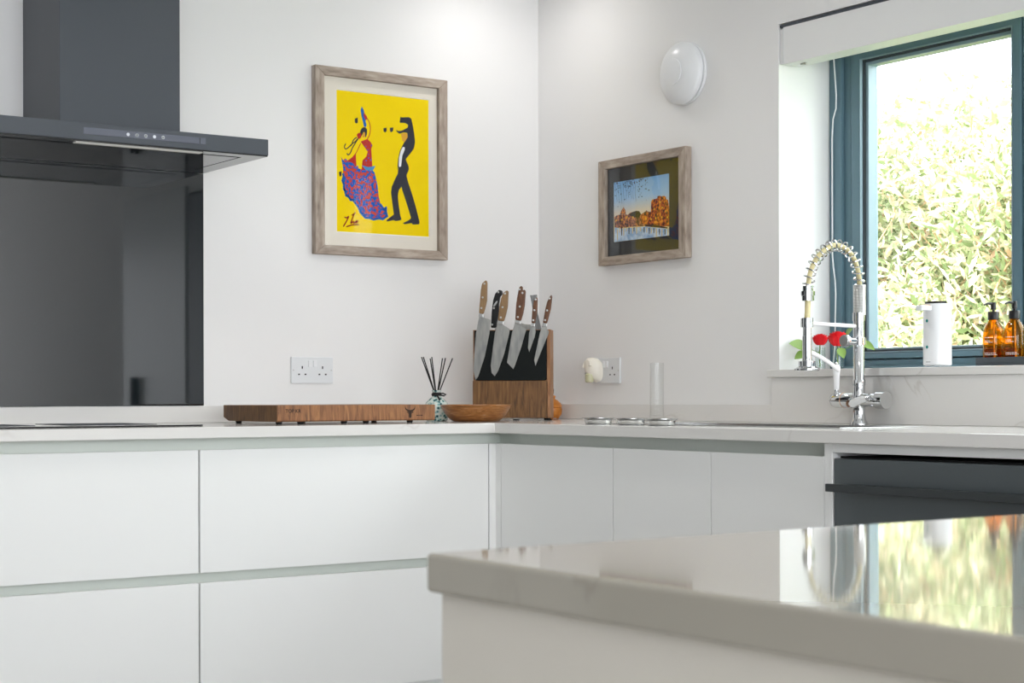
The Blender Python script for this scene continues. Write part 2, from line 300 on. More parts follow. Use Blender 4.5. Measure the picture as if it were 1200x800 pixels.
# measured outlines of drawings and knives, in metres on their own plane
D = {"p1":{"jacket":[[0.059,0.1623],[0.0645,0.1602],[0.0924,0.1637],[0.1017,0.1582],[0.1072,0.1364],[0.1127,0.1082],[0.1156,0.0829],[0.1107,0.0602],[0.0939,0.0397],[0.0789,0.0227],[0.09,0.0012],[0.0898,0.0102],[0.0917,-0.0099],[0.0818,-0.0307],[0.0876,-0.0505],[0.1032,-0.0897],[0.1189,-0.1359],[0.1326,-0.1823],[0.1306,-0.1898],[0.1049,-0.1923],[0.1022,-0.1874],[0.0735,-0.193],[0.0677,-0.1893],[0.0912,-0.1779],[0.0991,-0.1707],[0.0913,-0.1477],[0.0777,-0.1116],[0.066,-0.0821],[0.0629,-0.0689],[0.0524,-0.0814],[0.0484,-0.1],[0.0522,-0.1333],[0.058,-0.1664],[0.0626,-0.1762],[0.0579,-0.1805],[0.0385,-0.1849],[0.0334,-0.1812],[0.0075,-0.1877],[0.0036,-0.1836],[0.0249,-0.1683],[0.0327,-0.1629],[0.027,-0.1248],[0.022,-0.0918],[0.0252,-0.0715],[0.0369,-0.0473],[0.0486,-0.0264],[0.0506,-0.0029],[0.0463,-0.0147],[0.0494,0.0204],[0.0568,0.0495],[0.0717,0.0761],[0.0866,0.0996],[0.0848,0.1106],[0.0718,0.111],[0.0551,0.1048],[0.0441,0.1118],[0.043,0.1165],[0.0515,0.114],[0.0644,0.1167],[0.0867,0.1282],[0.0886,0.1379],[0.0756,0.1431],[0.0571,0.1415],[0.0564,0.1462]],"man_face":[[0.0607,0.1053],[0.0718,0.1094],[0.0859,0.1084],[0.0866,0.0964],[0.0754,0.0796],[0.0662,0.082]],"shirt":[[0.068,0.0631],[0.0754,0.0621],[0.0753,0.0541],[0.066,0.0343],[0.0611,-0.0009],[0.0567,-0.0051],[0.0522,-0.0016],[0.0538,0.027],[0.0605,0.0498]],"cast1":[[-0.1135,0.1402],[-0.1027,0.1443],[-0.1021,0.1272],[-0.1099,0.124],[-0.1135,0.1293]],"cast2":[[-0.0061,0.1185],[0.0063,0.1211],[0.0063,0.1101],[0.0001,0.1042],[-0.0054,0.1081]],"cast3":[[0.0184,0.1222],[0.032,0.124],[0.0305,0.1122],[0.0231,0.1068],[0.0187,0.1112]],"cast4":[[-0.1728,-0.0376],[-0.1627,-0.0346],[-0.1639,-0.0501],[-0.1702,-0.0528]],"hair":[[-0.0921,0.1046],[-0.0849,0.1137],[-0.0742,0.1156],[-0.0677,0.1083],[-0.0688,0.0926],[-0.0724,0.0829],[-0.0778,0.0856],[-0.076,0.0982],[-0.0814,0.0993],[-0.0868,0.0879],[-0.0922,0.0812],[-0.0957,0.0903]],"flower":[[-0.1065,0.0894],[-0.0986,0.0953],[-0.0904,0.0932],[-0.0893,0.083],[-0.0958,0.0747],[-0.1036,0.0787]],"face":[[-0.085,0.0896],[-0.0807,0.0994],[-0.0756,0.0983],[-0.075,0.0858],[-0.0807,0.0806],[-0.0857,0.0818]],"sleeve":[[-0.0876,0.1816],[-0.0805,0.1713],[-0.0776,0.1606],[-0.0687,0.1515],[-0.0669,0.1422],[-0.0741,0.1375],[-0.0698,0.1222],[-0.0724,0.1158],[-0.0795,0.1167],[-0.0831,0.132],[-0.0884,0.1503],[-0.0919,0.1687]],"sleeve_red":[[-0.0805,0.1635],[-0.0697,0.152],[-0.0662,0.1423],[-0.0734,0.1391],[-0.0805,0.151]],"torso":[[-0.0922,0.0672],[-0.0671,0.0777],[-0.0545,0.0687],[-0.048,0.0583],[-0.0527,0.0469],[-0.051,0.0251],[-0.0708,0.0204],[-0.0654,0.0365],[-0.0761,0.0482]],"hip":[[-0.0708,0.0204],[-0.051,0.0251],[-0.0486,-0.0123],[-0.0565,-0.0223],[-0.0889,-0.0263],[-0.0852,0.0068]],"skirt_back":[[-0.1102,0.0267],[-0.1075,-0.0183],[-0.1423,0.0008],[-0.1245,0.0131]],"dress":[[-0.1652,0.0115],[-0.1565,0.0013],[-0.1494,0.008],[-0.137,-0.0003],[-0.121,-0.0053],[-0.1103,-0.0185],[-0.1032,-0.0102],[-0.0996,-0.0209],[-0.0889,-0.0232],[-0.0565,-0.0223],[-0.0477,-0.0235],[-0.0401,-0.0296],[-0.0287,-0.0719],[-0.025,-0.1048],[-0.0174,-0.1342],[-0.004,-0.1501],[0.0026,-0.143],[0.0025,-0.1563],[0.0068,-0.1694],[-0.0098,-0.1803],[-0.0252,-0.1786],[-0.0443,-0.183],[-0.0596,-0.1792],[-0.0748,-0.1791],[-0.0842,-0.1714],[-0.0937,-0.1621],[-0.1012,-0.146],[-0.1125,-0.1336],[-0.1199,-0.1242],[-0.1293,-0.1248],[-0.1368,-0.1154],[-0.1462,-0.1111],[-0.1498,-0.0966],[-0.1543,-0.091],[-0.1543,-0.0756],[-0.1591,-0.0645],[-0.1553,-0.0511],[-0.1579,-0.0382],[-0.1571,-0.025],[-0.1608,-0.0057]],"scarf":[[-0.0876,-0.01],[-0.0629,-0.0141],[-0.0362,-0.0077],[-0.0477,-0.0252],[-0.0724,-0.0247]]},"p1s":{"arm_up":[[-0.0705,0.1488],[-0.0604,0.134],[-0.0558,0.1157],[-0.0576,0.0951],[-0.0671,0.0771]],"arm_down":[[-0.0915,0.0625],[-0.1066,0.0332],[-0.1192,0.0166],[-0.1334,0.0031]],"braid1":[[-0.0958,0.084],[-0.1101,0.0672],[-0.1244,0.0567],[-0.1369,0.0448],[-0.1475,0.0386],[-0.1521,0.0451],[-0.1475,0.0563]],"braid2":[[-0.0994,0.079],[-0.1119,0.0608],[-0.1244,0.0411],[-0.1298,0.0282],[-0.1387,0.0198],[-0.1429,0.0256]],"braid3":[[-0.1065,0.08],[-0.119,0.0696],[-0.1262,0.0534],[-0.1344,0.0481]],"sig1":[[-0.1531,-0.182],[-0.1445,-0.1841],[-0.137,-0.1791],[-0.1471,-0.198],[-0.1576,-0.2134]],"sig2":[[-0.1269,-0.1746],[-0.1193,-0.1708],[-0.1107,-0.1647]],"sig3":[[-0.1156,-0.1667],[-0.1296,-0.2003],[-0.1201,-0.1939],[-0.1179,-0.2003],[-0.107,-0.1908],[-0.1096,-0.1992],[-0.1005,-0.1895]],"sig4":[[-0.1464,-0.2134],[-0.1239,-0.2059],[-0.0976,-0.2035]]},"p2":{"castle":[[0.0509,-0.0182],[0.0536,0.0171],[0.0597,0.023],[0.0738,0.0233],[0.0839,0.0249],[0.0849,0.0312],[0.0965,0.0314],[0.1039,0.0281],[0.1164,0.0294],[0.1263,0.0246],[0.1263,0.0182],[0.1362,0.014],[0.141,-0.0088],[0.1433,-0.0696],[0.1135,-0.0672],[0.0431,-0.0564],[0.0022,-0.0481],[0.0023,-0.0204],[0.028,-0.0162]],"city":[[-0.1355,-0.0497],[-0.137,-0.0163],[-0.1236,-0.0115],[-0.1076,-0.0106],[-0.0864,-0.0108],[-0.0653,-0.0144],[-0.0548,-0.0087],[-0.0287,-0.0061],[-0.0131,-0.0076],[0.0023,-0.0187],[0.0255,-0.0111],[0.029,-0.0081],[0.0331,-0.0118],[0.0534,-0.0168],[0.0533,-0.0589],[0.0022,-0.0579],[-0.0602,-0.0543],[-0.1025,-0.0558]],"dome":[[-0.1065,-0.0097],[-0.1022,-0.0011],[-0.0958,0.0066],[-0.0905,0.0087],[-0.0884,0.0142],[-0.0852,0.0082],[-0.08,0.0035],[-0.0758,-0.0111]],"trees":[[-0.06,-0.0148],[-0.0443,-0.008],[-0.0235,-0.0056],[-0.0079,-0.008],[0.0023,-0.0187],[-0.008,-0.0276],[-0.0339,-0.0253],[-0.0496,-0.0207]],"bank":[[0.0176,-0.0533],[0.0634,-0.0565],[0.1334,-0.072],[0.1334,-0.0758],[0.0785,-0.0675],[0.0227,-0.0596]],"water":[[-0.1355,-0.0497],[-0.1025,-0.0564],[-0.0237,-0.059],[0.0227,-0.0602],[0.1334,-0.0768],[0.1433,-0.0744],[0.1441,-0.1],[-0.1384,-0.0978]]},"p2dots":[[-0.0707,0.0937],[0.0112,0.0942],[-0.1161,0.0844],[0.0279,0.0245],[0.0043,0.0925],[-0.0076,0.0891],[-0.0747,0.0758],[-0.1245,0.0931],[-0.1238,0.0956],[-0.0606,0.0943],[-0.0088,0.0374],[-0.0064,0.0638],[-0.0782,0.0931],[-0.0863,0.1017],[-0.0026,0.0452],[-0.0121,0.1007],[-0.0408,0.0958],[-0.0584,0.0769],[-0.1092,0.0308],[-0.0828,0.0774],[0.0335,0.0804],[-0.0825,0.0369],[-0.0497,0.0918],[0.0239,0.0741],[-0.0038,0.0984],[-0.0034,0.0427],[-0.1333,0.0717],[-0.0063,0.0761],[-0.0756,0.0988],[-0.0456,0.1016],[0.0305,0.0979],[-0.0065,0.0798],[-0.1164,0.0992],[-0.0185,0.0859],[-0.0155,0.0605],[-0.0111,0.0709],[0.0411,0.0546],[0.0244,0.0607],[-0.0602,0.09],[-0.0583,0.0974],[-0.1182,0.0168],[-0.0235,0.097],[-0.0711,0.087],[0.0032,0.0496],[-0.0492,0.096],[-0.1217,0.101],[-0.0336,0.0696],[-0.0315,0.0852],[-0.0303,0.0829],[0.0054,0.069],[-0.0826,0.0828],[-0.0488,0.0832],[-0.0069,0.0913],[-0.0231,0.0882],[-0.081,0.0804],[-0.0701,0.0789],[-0.0615,0.0808],[-0.067,0.0948],[-0.0732,0.0506],[-0.0763,0.082],[-0.1049,0.0768],[-0.0886,0.0854],[-0.0593,0.0931],[-0.0557,0.0876],[-0.0045,0.0996],[0.0097,0.0731],[-0.0595,0.0957],[0.0346,0.0934],[-0.0583,0.0576],[-0.0452,0.0871],[-0.1138,0.0765],[-0.0551,0.0639],[-0.1108,0.0985],[-0.0861,0.102],[-0.1308,0.0979],[-0.1103,0.0835],[0.0135,0.0945],[-0.0328,0.0873],[-0.1011,0.0561],[-0.0802,0.0992],[0.0005,0.0947],[-0.0557,0.0781],[-0.136,0.094],[-0.1153,0.0623],[-0.1212,0.0947],[-0.1212,0.0926],[0.0217,0.1007],[-0.1137,0.068],[-0.0522,0.0875],[-0.0369,0.0955],[-0.1248,0.0741],[-0.1092,0.099],[0.003,0.0706],[-0.0064,0.0953],[0.0046,0.0884],[-0.0434,0.0804],[0.0181,0.0995],[-0.0501,0.0915],[-0.0044,0.0866],[-0.1165,0.0914],[0.0272,0.0797],[0.0066,0.0373],[0.0285,0.0599],[-0.0366,0.0968],[-0.1286,0.0991],[-0.0019,0.0984],[-0.1111,0.0782],[-0.1313,0.0536],[-0.1171,0.0655],[-0.0607,0.077],[-0.1135,0.1017],[0.0251,0.0882],[-0.1047,0.0984],[-0.0304,0.0885],[-0.107,0.0838],[-0.0785,0.0893],[-0.0053,0.0622],[-0.0514,0.0754],[-0.0244,0.1019],[0.0053,0.0381],[-0.0095,0.056],[0.0242,0.0861],[-0.0017,0.0919],[-0.1157,0.1022],[0.0349,0.0899],[-0.0727,0.0649],[-0.0862,0.0892],[-0.0621,0.0727],[-0.0561,0.051],[-0.0443,0.086]],"p2lights":[[0.0534,-0.0395],[0.0761,-0.0382],[0.1062,-0.0377],[0.1335,-0.0401],[0.1078,-0.0073],[0.0687,-0.0085],[0.0279,-0.0357],[-0.1263,-0.0272],[-0.097,-0.0281],[-0.0706,-0.0221],[-0.0392,-0.0249],[0.1262,-0.0202],[0.0989,0.0112]],"p2streaks":[[[-0.1211,-0.0576],[-0.1191,-0.0943]],[[-0.1088,-0.0519],[-0.1068,-0.0687]],[[-0.0876,-0.052],[-0.0856,-0.0803]],[[-0.0733,-0.0549],[-0.0713,-0.0682]],[[-0.0419,-0.0575],[-0.0399,-0.0773]],[[-0.0211,-0.0592],[-0.0191,-0.0806]],[[-0.0004,-0.0609],[0.0016,-0.0741]],[[0.0304,-0.0635],[0.0323,-0.0799]],[[0.0533,-0.067],[0.0552,-0.0849]],[[0.0785,-0.0707],[0.0804,-0.0966]],[[0.106,-0.0755],[0.1079,-0.0988]],[[0.1358,-0.077],[0.1377,-0.0979]]],"p2dark":[[[-0.0982,-0.0545],[-0.0951,-0.0795]],[[-0.0602,-0.056],[-0.0571,-0.0776]],[[-0.0341,-0.0581],[-0.031,-0.0715]],[[0.0176,-0.0624],[0.0206,-0.0789]],[[0.0431,-0.0661],[0.0461,-0.0858]],[[0.0659,-0.0696],[0.0689,-0.0844]],[[0.0935,-0.0735],[0.0965,-0.0915]],[[0.121,-0.0767],[0.1239,-0.0936]]],"k":{"chef":{"blade":[[-0.0991,0.3408],[-0.0846,0.3393],[-0.0824,0.3324],[-0.0628,0.3253],[-0.0669,0.2799],[-0.0821,0.2069],[-0.1035,0.1422],[-0.1128,0.1303],[-0.1194,0.1616],[-0.117,0.2057],[-0.1104,0.2829],[-0.1033,0.3215]],"handle":[[-0.0891,0.4428],[-0.0759,0.4536],[-0.0715,0.4453],[-0.073,0.3874],[-0.0781,0.3654],[-0.0846,0.3434],[-0.0996,0.3463],[-0.0956,0.3932],[-0.0933,0.4207]],"rivets":[[-0.081,0.4413],[-0.0869,0.3972],[-0.0912,0.3628]]},"carver":{"blade":[[-0.0378,0.321],[-0.0211,0.3181],[-0.0211,0.3084],[-0.0003,0.2945],[-0.0017,0.2821],[-0.0188,0.2142],[-0.0382,0.1612],[-0.0497,0.1428],[-0.0599,0.1538],[-0.0627,0.1778],[-0.049,0.2825]],"handle":[[-0.0195,0.4117],[-0.0075,0.4198],[-0.0028,0.4156],[-0.0057,0.3647],[-0.0127,0.3373],[-0.0183,0.3194],[-0.0378,0.3223],[-0.0321,0.3705],[-0.0265,0.3952]],"rivets":[[-0.0142,0.4088],[-0.0221,0.3649],[-0.028,0.3319]]},"santoku":{"blade":[[0.0192,0.3232],[0.0359,0.3203],[0.0372,0.3038],[0.0538,0.2927],[0.0499,0.2817],[0.0385,0.2406],[0.0175,0.1802],[0.0108,0.1656],[-0.0095,0.1869],[0.0066,0.282]],"handle":[[0.0389,0.4138],[0.0486,0.4219],[0.053,0.4164],[0.0496,0.3697],[0.0443,0.3422],[0.0373,0.3203],[0.0187,0.3246],[0.0221,0.3782],[0.0264,0.4002]],"rivets":[[0.0428,0.4101],[0.0338,0.3663],[0.0276,0.3328]]},"paring":{"blade":[[0.0719,0.3131],[0.0816,0.3103],[0.0815,0.2952],[0.0843,0.287],[0.0812,0.2705],[0.0628,0.2201],[0.059,0.2344],[0.0624,0.2816]],"handle":[[0.0801,0.3886],[0.0887,0.3973],[0.0917,0.3912],[0.0894,0.3473],[0.083,0.3117],[0.0713,0.3131],[0.0748,0.3584]],"rivets":[[0.0851,0.3885],[0.0811,0.3543],[0.0775,0.3219]]},"utility":{"blade":[[0.1079,0.3128],[0.1203,0.3086],[0.1203,0.2949],[0.1271,0.2866],[0.1257,0.2784],[0.1029,0.2248],[0.0829,0.1757],[0.0788,0.1947],[0.0976,0.2814]],"handle":[[0.1288,0.395],[0.1368,0.4045],[0.1387,0.3962],[0.1342,0.3579],[0.1217,0.3114],[0.1081,0.3131],[0.1163,0.358],[0.1218,0.3799]],"rivets":[[0.1304,0.3916],[0.1223,0.353],[0.1156,0.3218]]},"black":{"handle":[[-0.0698,0.3013],[-0.0668,0.3541],[-0.0625,0.3903],[-0.0554,0.4125],[-0.0427,0.4254],[-0.0321,0.422],[-0.0307,0.4108],[-0.0391,0.4026],[-0.0429,0.379],[-0.0429,0.3456],[-0.05,0.3178],[-0.0515,0.3011]],"rivets":[[-0.0447,0.4171],[-0.0592,0.3652],[-0.065,0.3115]],"oval":[[-0.0541,0.3791]]},"rear":{"handle":[[0.0233,0.4311],[0.0303,0.4376],[0.0348,0.4337],[0.0358,0.3948],[0.0272,0.3144],[0.0117,0.3145],[0.0162,0.395]],"blade":[[0.0272,0.3172],[0.0412,0.3129],[0.0608,0.3113],[0.0607,0.2933],[0.0159,0.2936],[0.016,0.3173]],"rivets":[[0.0255,0.4255]]},"steel":{"a":[[0.0582,0.4065],[0.0694,0.4064],[0.0957,0.2944],[0.0803,0.2945]],"b":[[0.0694,0.407],[0.0814,0.4082],[0.0845,0.2945],[0.0761,0.2946]]}}}
# ------------------------------------------------------------------ room shell
YX = lambda y, z, x: (x, y, z)          # (y,z) drawings at depth x
XZ = lambda x, z, y: (x, y, z)
XY = lambda x, y, z: (x, y, z)
RX, RY, RH = -6.2, -8.0, 2.5
WY0, WY1, WZ0, WZ1 = -1.202, -2.62, 1.031, 2.062     # window opening
struct(MB().box(RX-.15, RY-.15, -.1, .35, .15, 0).build('floor', 'floor'))
struct(MB().box(RX-.15, RY-.15, RH, .35, .15, RH+.12).build('ceiling', 'ceiling'))
struct(MB().box(RX-.15, 0, 0, .35, .15, RH).build('wall_back', 'wall'))
struct(MB().box(RX-.15, RY, 0, RX, 0, RH).build('wall_left', 'unseen_dark'))
struct(MB().grid([RY, WY1, WY0, 0], [0, WZ0, WZ1, RH], lambda i, j: not (i == 1 and j == 1), YX, 0, .35).build('wall_right', 'wall'))
DX0, DX1, DZ = -5.8, -.7, 2.2  # wide unseen opening behind the camera, added to let daylight in
struct(MB().grid([RX-.15, DX0, DX1, .35], [0, DZ, RH], lambda i, j: not (i == 1 and j == 0), XZ, RY-.15, RY).build('wall_front', 'wall'))
d1 = struct(thing('added_patio_opening', (-2.45, RY-.07, 0), None, None))
MB().grid([DX0, DX0+.06, -3.28, -3.22, DX1-.06, DX1], [0, .06, DZ-.06, DZ], lambda i, j: i in (0, 2, 4) or j in (0, 2), XZ, RY-.1, RY-.04).build('door_frame', 'frame', d1, bevel=.003)
# unseen white flush door past the window, added for its reflection in smoked glass
d2 = struct(thing('reflected_door', (0, -3.36, 0), None, None))
MB().box(-.02, -3.78, 0, -.0005, -2.98, 2.02).build('door_leaf', 'tall', d2, bevel=.002)
MB().box(-.06, -3.60, .93, -.02, -3.575, 1.08).build('door_handle', 'black', d2, bevel=.004)
struct(MB().box(-.03, -2.93, 0, -.0005, -2.712, 1.98).build('added_black_panel', 'black', bevel=.02))  # unseen black panel added for its dark reflection in the splashback

# ------------------------------------------------------------------ window
FX = .22
w = struct(thing('window_1', (FX, -1.9, WZ0), None, None))
zb, zt = 1.053, WZ1
MB().grid([WY0, -1.279, -1.898, -1.955, WY1+.075, WY1], [zb, 1.082, zt-.06, zt], lambda i, j: i in (0, 2, 4) or j in (0, 2), YX, FX, FX+.085).build('outer_frame', 'frame', w, bevel=.003)
MB().grid([WY0-.002, WY0-.05, WY1+.05, WY1+.002], [zb+.001, zb+.012, zt-.03, zt-.001], lambda i, j: i in (0, 2) or j in (0, 2), YX, FX-.016, FX).build('inner_trim', 'frame', w, bevel=.003)
MB().grid([-1.270, -1.297, -1.880, -1.905], [1.074, 1.094, 1.990, 2.01], lambda i, j: i in (0, 2) or j in (0, 2), YX, FX+.061, FX+.084).build('rebate', 'frame', w)
sash = MB().grid([-1.282, -1.318, -1.868, -1.895], [1.085, 1.103, 1.965, 1.999], lambda i, j: i in (0, 2) or j in (0, 2), YX, FX-.006, FX+.06).build('opening_sash', 'frame', w, bevel=.003)
MB().grid([-1.3205, -1.326, -1.860, -1.8655], [1.1055, 1.110, 1.957, 1.9625], lambda i, j: i in (0, 2) or j in (0, 2), YX, FX+.004, FX+.05).build('gasket', 'gasket', sash)
MB().grid([-1.318, -1.3205, -1.8655, -1.868], [1.103, 1.1055, 1.9625, 1.965], lambda i, j: i in (0, 2) or j in (0, 2), YX, FX-.0072, FX+.05).build('bead_highlight', 'bead', sash)  # pale ring stands in for the gloss highlight along the bead
MB().grid([-1.326, -1.337, -1.853, -1.860], [1.110, 1.117, 1.946, 1.957], lambda i, j: i in (0, 2) or j in (0, 2), YX, FX+.010, FX+.05).build('glazing_bead', 'bead', sash, bevel=.002)
MB().box(FX+.038, -1.337, 1.117, FX+.042, -1.853, 1.946).build('glass', 'pane', sash)
MB().box(FX+.038, -1.955, 1.082, FX+.042, WY1+.075, zt-.06).build('glass', 'pane', w)
# sill
struct(MB().grid([-.03, 0, .35], [-2.70, WY1+.001, WY0-.001, -1.18], lambda i, j: i == 0 or j == 1, XY, WZ0+.0005, 1.053).build('trim_2', 'quartz', bevel=.0015))
# blind cassette
b = thing('roller_blind', (.035, -1.9, 1.942), 'white boxed window blind cassette fixed across the top of the window recess', 'blind')
MB().box(0.0005, -1.2205, 1.942, .069, WY1+.004, 2.05).build('cassette', 'blind', b, bevel=.001)
MB().box(-.0004, -1.2195, 1.945, .0004, -1.2225, 2.047).build('end_seam', 'plate', b)
MB().box(.004, WY0-.003, 1.945, .066, -1.2195, 2.046).build('end_cap', 'blind', b)
MB().box(.002, -1.205, 2.0505, .06, WY1+.01, 2.0585).build('headrail', 'hoodside', b)
MB().box(.028, -1.262, 1.936, .036, -1.283, 1.942).build('end_stop', 'satin', b, bevel=.001)
c = [(.198,-1.229,1.985), (.198,-1.234,1.93), (.198,-1.239,1.87), (.198,-1.238,1.83), (.198,-1.226,1.80), (.198,-1.222,1.74), (.198,-1.222,1.55), (.198,-1.222,1.40), (.198,-1.226,1.36), (.198,-1.233,1.32), (.198,-1.235,1.28), (.198,-1.233,1.2), (.198,-1.231,1.12), (.19,-1.23,1.06)]
tag(MB().tube(c, .0022, 8).build('blind_cord', 'cord', loc=(.198, -1.23, 1.06), smooth=True), 'thin white cord hanging beside the slate window frame', 'cord')

# ------------------------------------------------------------------ back run
FB, FW, FT = -.690, -.655, .018
ZB, ZG0, ZG1, ZT, ZW = .164, .489, .5157, .8395, .8706
def drawers(x0, x1, label):
    t = thing('drawer_unit', ((x0+x1)/2, FB+.3, .15), label, 'cabinet')
    f = FB+FT; prof = [(-.022,.15),(f,.15),(f,ZG0-.004),(f+.03,ZG0-.004),(f+.03,ZG1+.006),(f,ZG1+.006),(f,ZT-.004),(f+.03,ZT-.004),(f+.03,ZW-.0005),(-.022,ZW-.0005)]
    MB().prism(prof, lambda a, b, d: (d, a, b), x0, x1).build('carcass', 'cabinet', t)
    for z0, z1 in ((ZB, ZG0), (ZG1, ZT)):
        MB().box(x0+.0025, FB, z0, x1-.0025, f-.0005, z1).build('drawer_front', 'cabinet', t, bevel=.0012)
    for z0, z1 in ((ZG0-.004, ZG1+.006), (ZT-.004, ZW-.0005)):
        MB().box(x0, f+.028, z0, x1, f+.0298, z1).build('finger_rail', 'rail', t)
drawers(-2.515, -1.5975, 'white handleless two-drawer cabinet under the hob, at the left edge')
drawers(-1.5975, -.6785, 'white handleless two-drawer cabinet under the wooden chopping board')
t = thing('corner_post', (-.64, -.68, .15), 'narrow white corner filler between the drawer cabinet and the sink run doors', 'filler panel')
MB().grid([-.6775, -.655, -.62], [-.7165, -.690, -.66], lambda i, j: not (i == 0 and j == 0), XY, ZB, ZT).build('filler_strip', 'cabinet', t, bevel=.0008)
MB().box(-.6783, -.644, ZT-.006, -.609, -.642, ZW-.0005).build('finger_rail', 'rail', t)
MB().box(-.609, -.7173, ZT-.006, -.607, -.642, ZW-.0005).build('finger_rail', 'rail', t)
MB().box(-.6775, -.689, ZT-.006, -.611, -.645, ZT-.004).build('rail_base', 'rail', t)
MB().box(-.635, -.70, .15, -.60, -.665, ZB).build('foot_block', 'cabinet', t)

def doorunit(y0, y1, label):
    t = thing('base_cabinet', (FW+.3, (y0+y1)/2, .15), label, 'cabinet')
    f = FW+FT
    prof = [(-.024,.15),(f,.15),(f,ZT-.004),(f+.03,ZT-.004),(f+.03,ZW-.0005),(-.59,ZW-.0005),(-.59,.65),(-.024,.65)]
    MB().prism(prof, lambda a, b, d: (a, d, b), y0, y1).build('carcass', 'cabinet', t)
    MB().box(FW, y0-.0015, ZB, f-.0005, y1+.0015, ZT).build('door', 'cabinet', t, bevel=.0012)
    MB().box(f+.028, y0, ZT-.004, f+.0298, y1, ZW-.0005).build('finger_rail', 'rail', t)
for y0, y1, l in ((-.7175, -1.2475, 'widest white cabinet door on the sink run, next to the inner corner'),
                  (-1.2475, -1.6405, 'narrow white cabinet door in the middle of the sink run'),
                  (-1.6405, -2.031, 'white cabinet door beside the dark dishwasher, below the tap')):
    doorunit(y0, y1, l)
t = thing('appliance_housing', (-.35, -2.36, 0), 'white surround panels framing the dark built-in dishwasher', 'panel')
MB().box(FW, -2.0315, 0, -.03, -2.0565, ZW-.0005).build('side_panel', 'cabinet', t, bevel=.001)
MB().box(FW, -2.0565, .849, -.60, -2.668, ZW-.0005).build('top_rail', 'cabinet', t, bevel=.001)
MB().box(FW, -2.668, 0, -.03, -2.693, ZW-.0005).build('side_panel', 'cabinet', t, bevel=.001)
t = thing('dishwasher', (-.35, -2.36, .02), 'dark grey built-in dishwasher with a black bar handle under the worktop', 'dishwasher')
MB().box(-.63, -2.0585, 0, -.04, -2.666, .84).build('cabinet_body', 'dark', t)
MB().box(FW+.002, -2.060, .16, -.631, -2.6645, .836).build('door', 'dish', t, bevel=.002)
h = MB().box(-.70, -2.0775, .7625, -.690, -2.66, .7805).build('handle', 'dishbar', t, bevel=.0015)
MB().box(-.691, -2.10, .765, FW+.003, -2.655, .7785).build('handle_mount', 'dark', h)
t = thing('plinth', (-1.2, -.6, 0), 'white recessed kickboard under the kitchen cabinets', 'plinth')
MB().box(-2.515, FB+.05, 0, -.605, FB+.068, .149).build('kickboard', 'cabinet', t)
MB().box(FW+.05, FB+.0485, 0, FW+.068, -2.031, .149).build('kickboard', 'cabinet', t)

# worktop, upstands
SX0, SX1, SY0, SY1 = -.512, -.238, -1.94, -1.08
tag(MB().grid([-2.6, -.675, SX0, SX1, -.0005], [-2.705, SY0, SY1, -.715, -.0005], lambda i, j: j == 3 or (i > 0 and not (i == 2 and j == 1)), XY, ZW, .9).build('worktop', 'quartz', loc=(-1, -.4, ZW), bevel=.0018),
    'white veined quartz L-shaped worktop along both kitchen walls', 'worktop')
tag(MB().box(-2.6, -.0205, .9003, -.001, -.0005, .951).build('upstand', 'quartz', loc=(-1.3, -.01, .9), bevel=.0012), 'low white quartz upstand behind the hob and chopping board', 'upstand')
tag(MB().box(-.0205, -1.1895, .9003, -.0005, -.021, .951).build('upstand', 'quartz', loc=(-.01, -.6, .9), bevel=.0012), 'low white quartz upstand behind the steel bowls, right of the corner', 'upstand')
tag(MB().box(-.0215, -2.705, .9003, -.0005, -1.190, 1.031).build('upstand', 'quartz', loc=(-.01, -2, .9), bevel=.0012), 'tall white quartz upstand below the window sill behind the tap', 'upstand')

# splashback
tag(MB().box(-2.6, -.007, .952, -1.273, -.0005, 1.664).build('splashback', 'splash', loc=(-1.9, -.004, .952), bevel=.001), 'tall smoked black glass splashback under the cooker hood', 'splashback')

# hob
t = thing('hob', (-1.9, -.31, .9), 'flat black glass hob set in the worktop below the hood', 'hob')
MB().box(-2.28, -.565, .9002, -1.530, -.055, .9042).build('glass_top', 'black_glass', t, bevel=.001)
MB().box(-2.20, -.44, .9042, -1.95, -.18, .9052).build('cooking_zone', 'hoodside', t)
MB().box(-1.86, -.44, .9042, -1.61, -.18, .9052).build('cooking_zone', 'hoodside', t)

# cooker hood
hx0, hx1, hy, hz0, hz1 = -2.09, -1.273, -.449, 1.664, 1.713
t = thing('cooker_hood', (-1.655, -.2, hz0), 'slate grey chimney cooker hood with flat canopy on the left wall', 'cooker hood')
MB().box(hx0, hy, hz0+.003, hx1, -.0075, hz1).build('canopy', 'hood', t, bevel=.0015)
u = MB().grid([hx0+.002, hx0+.06, hx1-.06, hx1-.002], [hy+.002, hy+.05, -.06, -.0085], lambda i, j: not (i == 1 and j == 1), XY, hz0, hz0+.0035).build('underside_rim', 'black_glass', t)
MB().box(hx0+.068, hy+.058, hz0-.001, hx1-.068, -.068, hz0+.003).build('filter_panel', 'black_glass', u)
MB().box(-1.832, hy+.022, hz0-.002, -1.466, hy+.046, hz0+.0005).build('light_strip', 'led', t)
ch = MB().box(-1.832, -.302, hz1, -1.479, -.0005, RH-.001).build('chimney', 'hood', t, bevel=.001)
cp = MB().box(-1.82, hy-.0012, 1.6825, -1.467, hy+.001, 1.701).build('control_panel', 'strip', t, bevel=.0004)
for i in range(5):
    x = -1.695+.0253*i
    MB().lathe([(.0045, 0), (.0045, .0004)] if i in (0, 3) else [(.0030, 0), (.0030, .0006), (.0046, .0006), (.0046, 0)], (x, hy-.0012, 1.6915), (0, -1, 0), 20).build('touch_icon', 'icon', cp)
MB().box(-1.4855, hy-.0016, 1.684, -1.484, hy-.0008, 1.6995).build('panel_seam', 'dark', cp)

